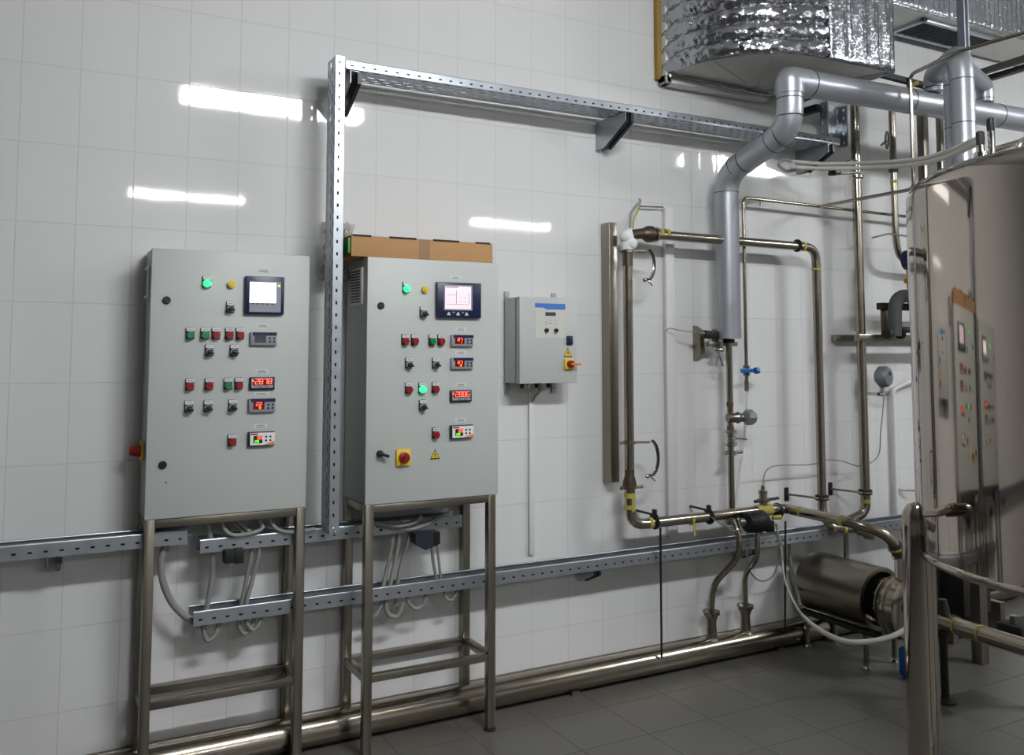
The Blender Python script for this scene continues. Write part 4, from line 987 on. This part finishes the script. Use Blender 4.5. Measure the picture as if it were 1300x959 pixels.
MB().tube([at(1052, 221, -.36), at(1092, 219, -.36)], .008).build('bar', 'steel', t)
MB().obox(at(1060, 219, -.40), (1, 0, .1), (0, 1, 0), (-.1, 0, 1), .05, .05, .03, .005).build('grip', 'black', t)
MB().obox(at(1080, 205, -.30), (1, 0, .3), (0, 1, 0), (-.3, 0, 1), .08, .02, .02, .004).build('bracket', 'black', t)

# ================================================================== PUMP
PX, PZ = 3.93, .338
pm = thing('centrifugal_pump', 'large round stainless shrouded pump standing on the floor before the wall', 'pump', (PX, -.4, 0))
m = MB(); m.lathe((PX, -.10, PZ), (0, -1, 0), [(0, .03), (.0, .14), (.015, .157), (.45, .157), (.452, .150), (.452, .135), (.35, .130), (.34, .02)], 56, caps=False)
m.build('shroud', 'brushbody', pm)
m = MB(); m.lathe((PX, -.40, PZ), (0, -1, 0), [(0, .09), (.1, .095), (.16, .11), (.175, .11), (.18, .06), (.28, .06), (.28, .02)], 32); m.build('motor', 'black', pm)
m = MB()
for k in range(8): 
    a = k*PI/4+.3; m.cyl((PX+.10*math.cos(a), -.56, PZ+.10*math.sin(a)), (PX+.10*math.cos(a), -.65, PZ+.10*math.sin(a)), .008)
m.lathe((PX, -.60, PZ), (0, -1, 0), [(0, .122), (.012, .122)], 36)
m.build('coupling_cage', 'steel', pm)
m = MB(); m.lathe((PX-.02, -.655, PZ), (0, -1, 0), [(0, .10), (.0, .15), (.012, .158), (.02, .15), (.028, .158), (.04, .158), (.05, .148), (.085, .145), (.095, .12), (.10, .05), (.17, .04), (.17, .03)], 48); m.build('pump_head', 'pipe', pm)
m = MB(); m.cyl((3.885, -.705, PZ+.09), (3.885, -.705, .60), .027); m.build('outlet_stub', 'chrome', pm)
MB().ball((PX-.10, -.725, PZ+.105), .02, (.5, 1, 1)).build('orange_sticker', 'orange', pm)
for (x, y) in ((3.82, -.15), (3.82, -.54), (4.03, -.15), (4.03, -.54)):
    o = MB().cyl((x, y, .03), (x, y, .20), .013).build('leg', 'steel', pm)
    MB().lathe((x, y, 0), (0, 0, 1), [(0, .022), (.01, .022), (.02, .012), (.035, .012)], 16).build('foot', 'chrome', o)
m = MB(); m.box(3.80, 3.84, -.62, -.12, .178, .20); m.box(4.01, 4.05, -.62, -.12, .178, .20); m.build('base_frame', 'rubber', pm)

# blue canister behind the tank leg
p = Vector((3.93, -.93, 0)); 
t = thing('blue_canister', 'blue canister on the floor, half hidden behind the tank leg', 'canister', (3.95, -.72, 0))
MB().box(3.885, 4.00, -.77, -.67, 0, .145, .02).build('body', 'bluepl', t); MB().lathe((3.95, -.72, .145), (0, 0, 1), [(0, .022), (.015, .022)], 16).build('cap', 'navy', t)

# pipework and feet seen beneath the tank
t = thing('floor_level_pipe', 'thick taped stainless pipe crossing low beneath the tank at right', 'pipe', (4.2, -1.4, .3))
a = Vector((4.02, -1.02, .40)); b = Vector((4.25, -2.1, .42))
a = at(1185, 786, -.95); b = at(1320, 828, -1.55)
MB().cyl(a, b, .036, seg=22).build('tube', 'pipe', t)
for k in (.1, .26, .5): tapeb(t, a.lerp(b, k), b-a, .036, .016)
tag(MB().lathe((at(1197, 795, -1.0).x-.0, -1.0, 0), (0, 0, 1), [(0, .05), (.01, .05), (.02, .018), (.28, .018), (.3, .032), (.36, .038), (.42, .03), (.46, .02)], 20).build('valve_stand', 'castdark'), 'dark valve on a short stand beneath the tank, beside its leg', 'valve')
p = at(1242, 760, -.75)
tag(MB().box(p.x-.03, p.x+.03, -.78, -.72, 0, .9, .004).build('frame_leg', 'steel'), 'square steel frame leg far beneath the tank', 'frame leg')
t = thing('far_machine', 'dark small machine on the floor far beneath the tank', 'machine', (5.2, -.7, 0))
q = at(1215, 765, -.45)
MB().box(q.x-.12, q.x+.12, -.58, -.34, .16, .40, .02).build('body', 'rubber', t)
MB().cyl((q.x+.10, -.46, .3), (q.x+.40, -.46, .3), .07, seg=24).build('motor', 'rubber', t)
for dx in (-.09, .09, .33):
    MB().box(q.x+dx-.02, q.x+dx+.02, -.5, -.42, 0, .17).build('foot', 'steel', t)
q = at(1296, 800, -1.25)
t = thing('low_valve_manifold', 'dark low valve manifold on the floor at the right edge', 'manifold', (q.x, -1.25, 0))
MB().box(q.x-.09, q.x+.25, -1.31, -1.19, q.z-.03, q.z+.035, .01).build('block', 'rubber', t)
MB().cyl((q.x-.05, -1.25, q.z), (q.x-.05, -1.25, q.z+.07), .015).build('stem', 'steel', t)
MB().cyl((q.x+.08, -1.25, 0), (q.x+.08, -1.25, q.z), .03).build('post', 'steel', t)
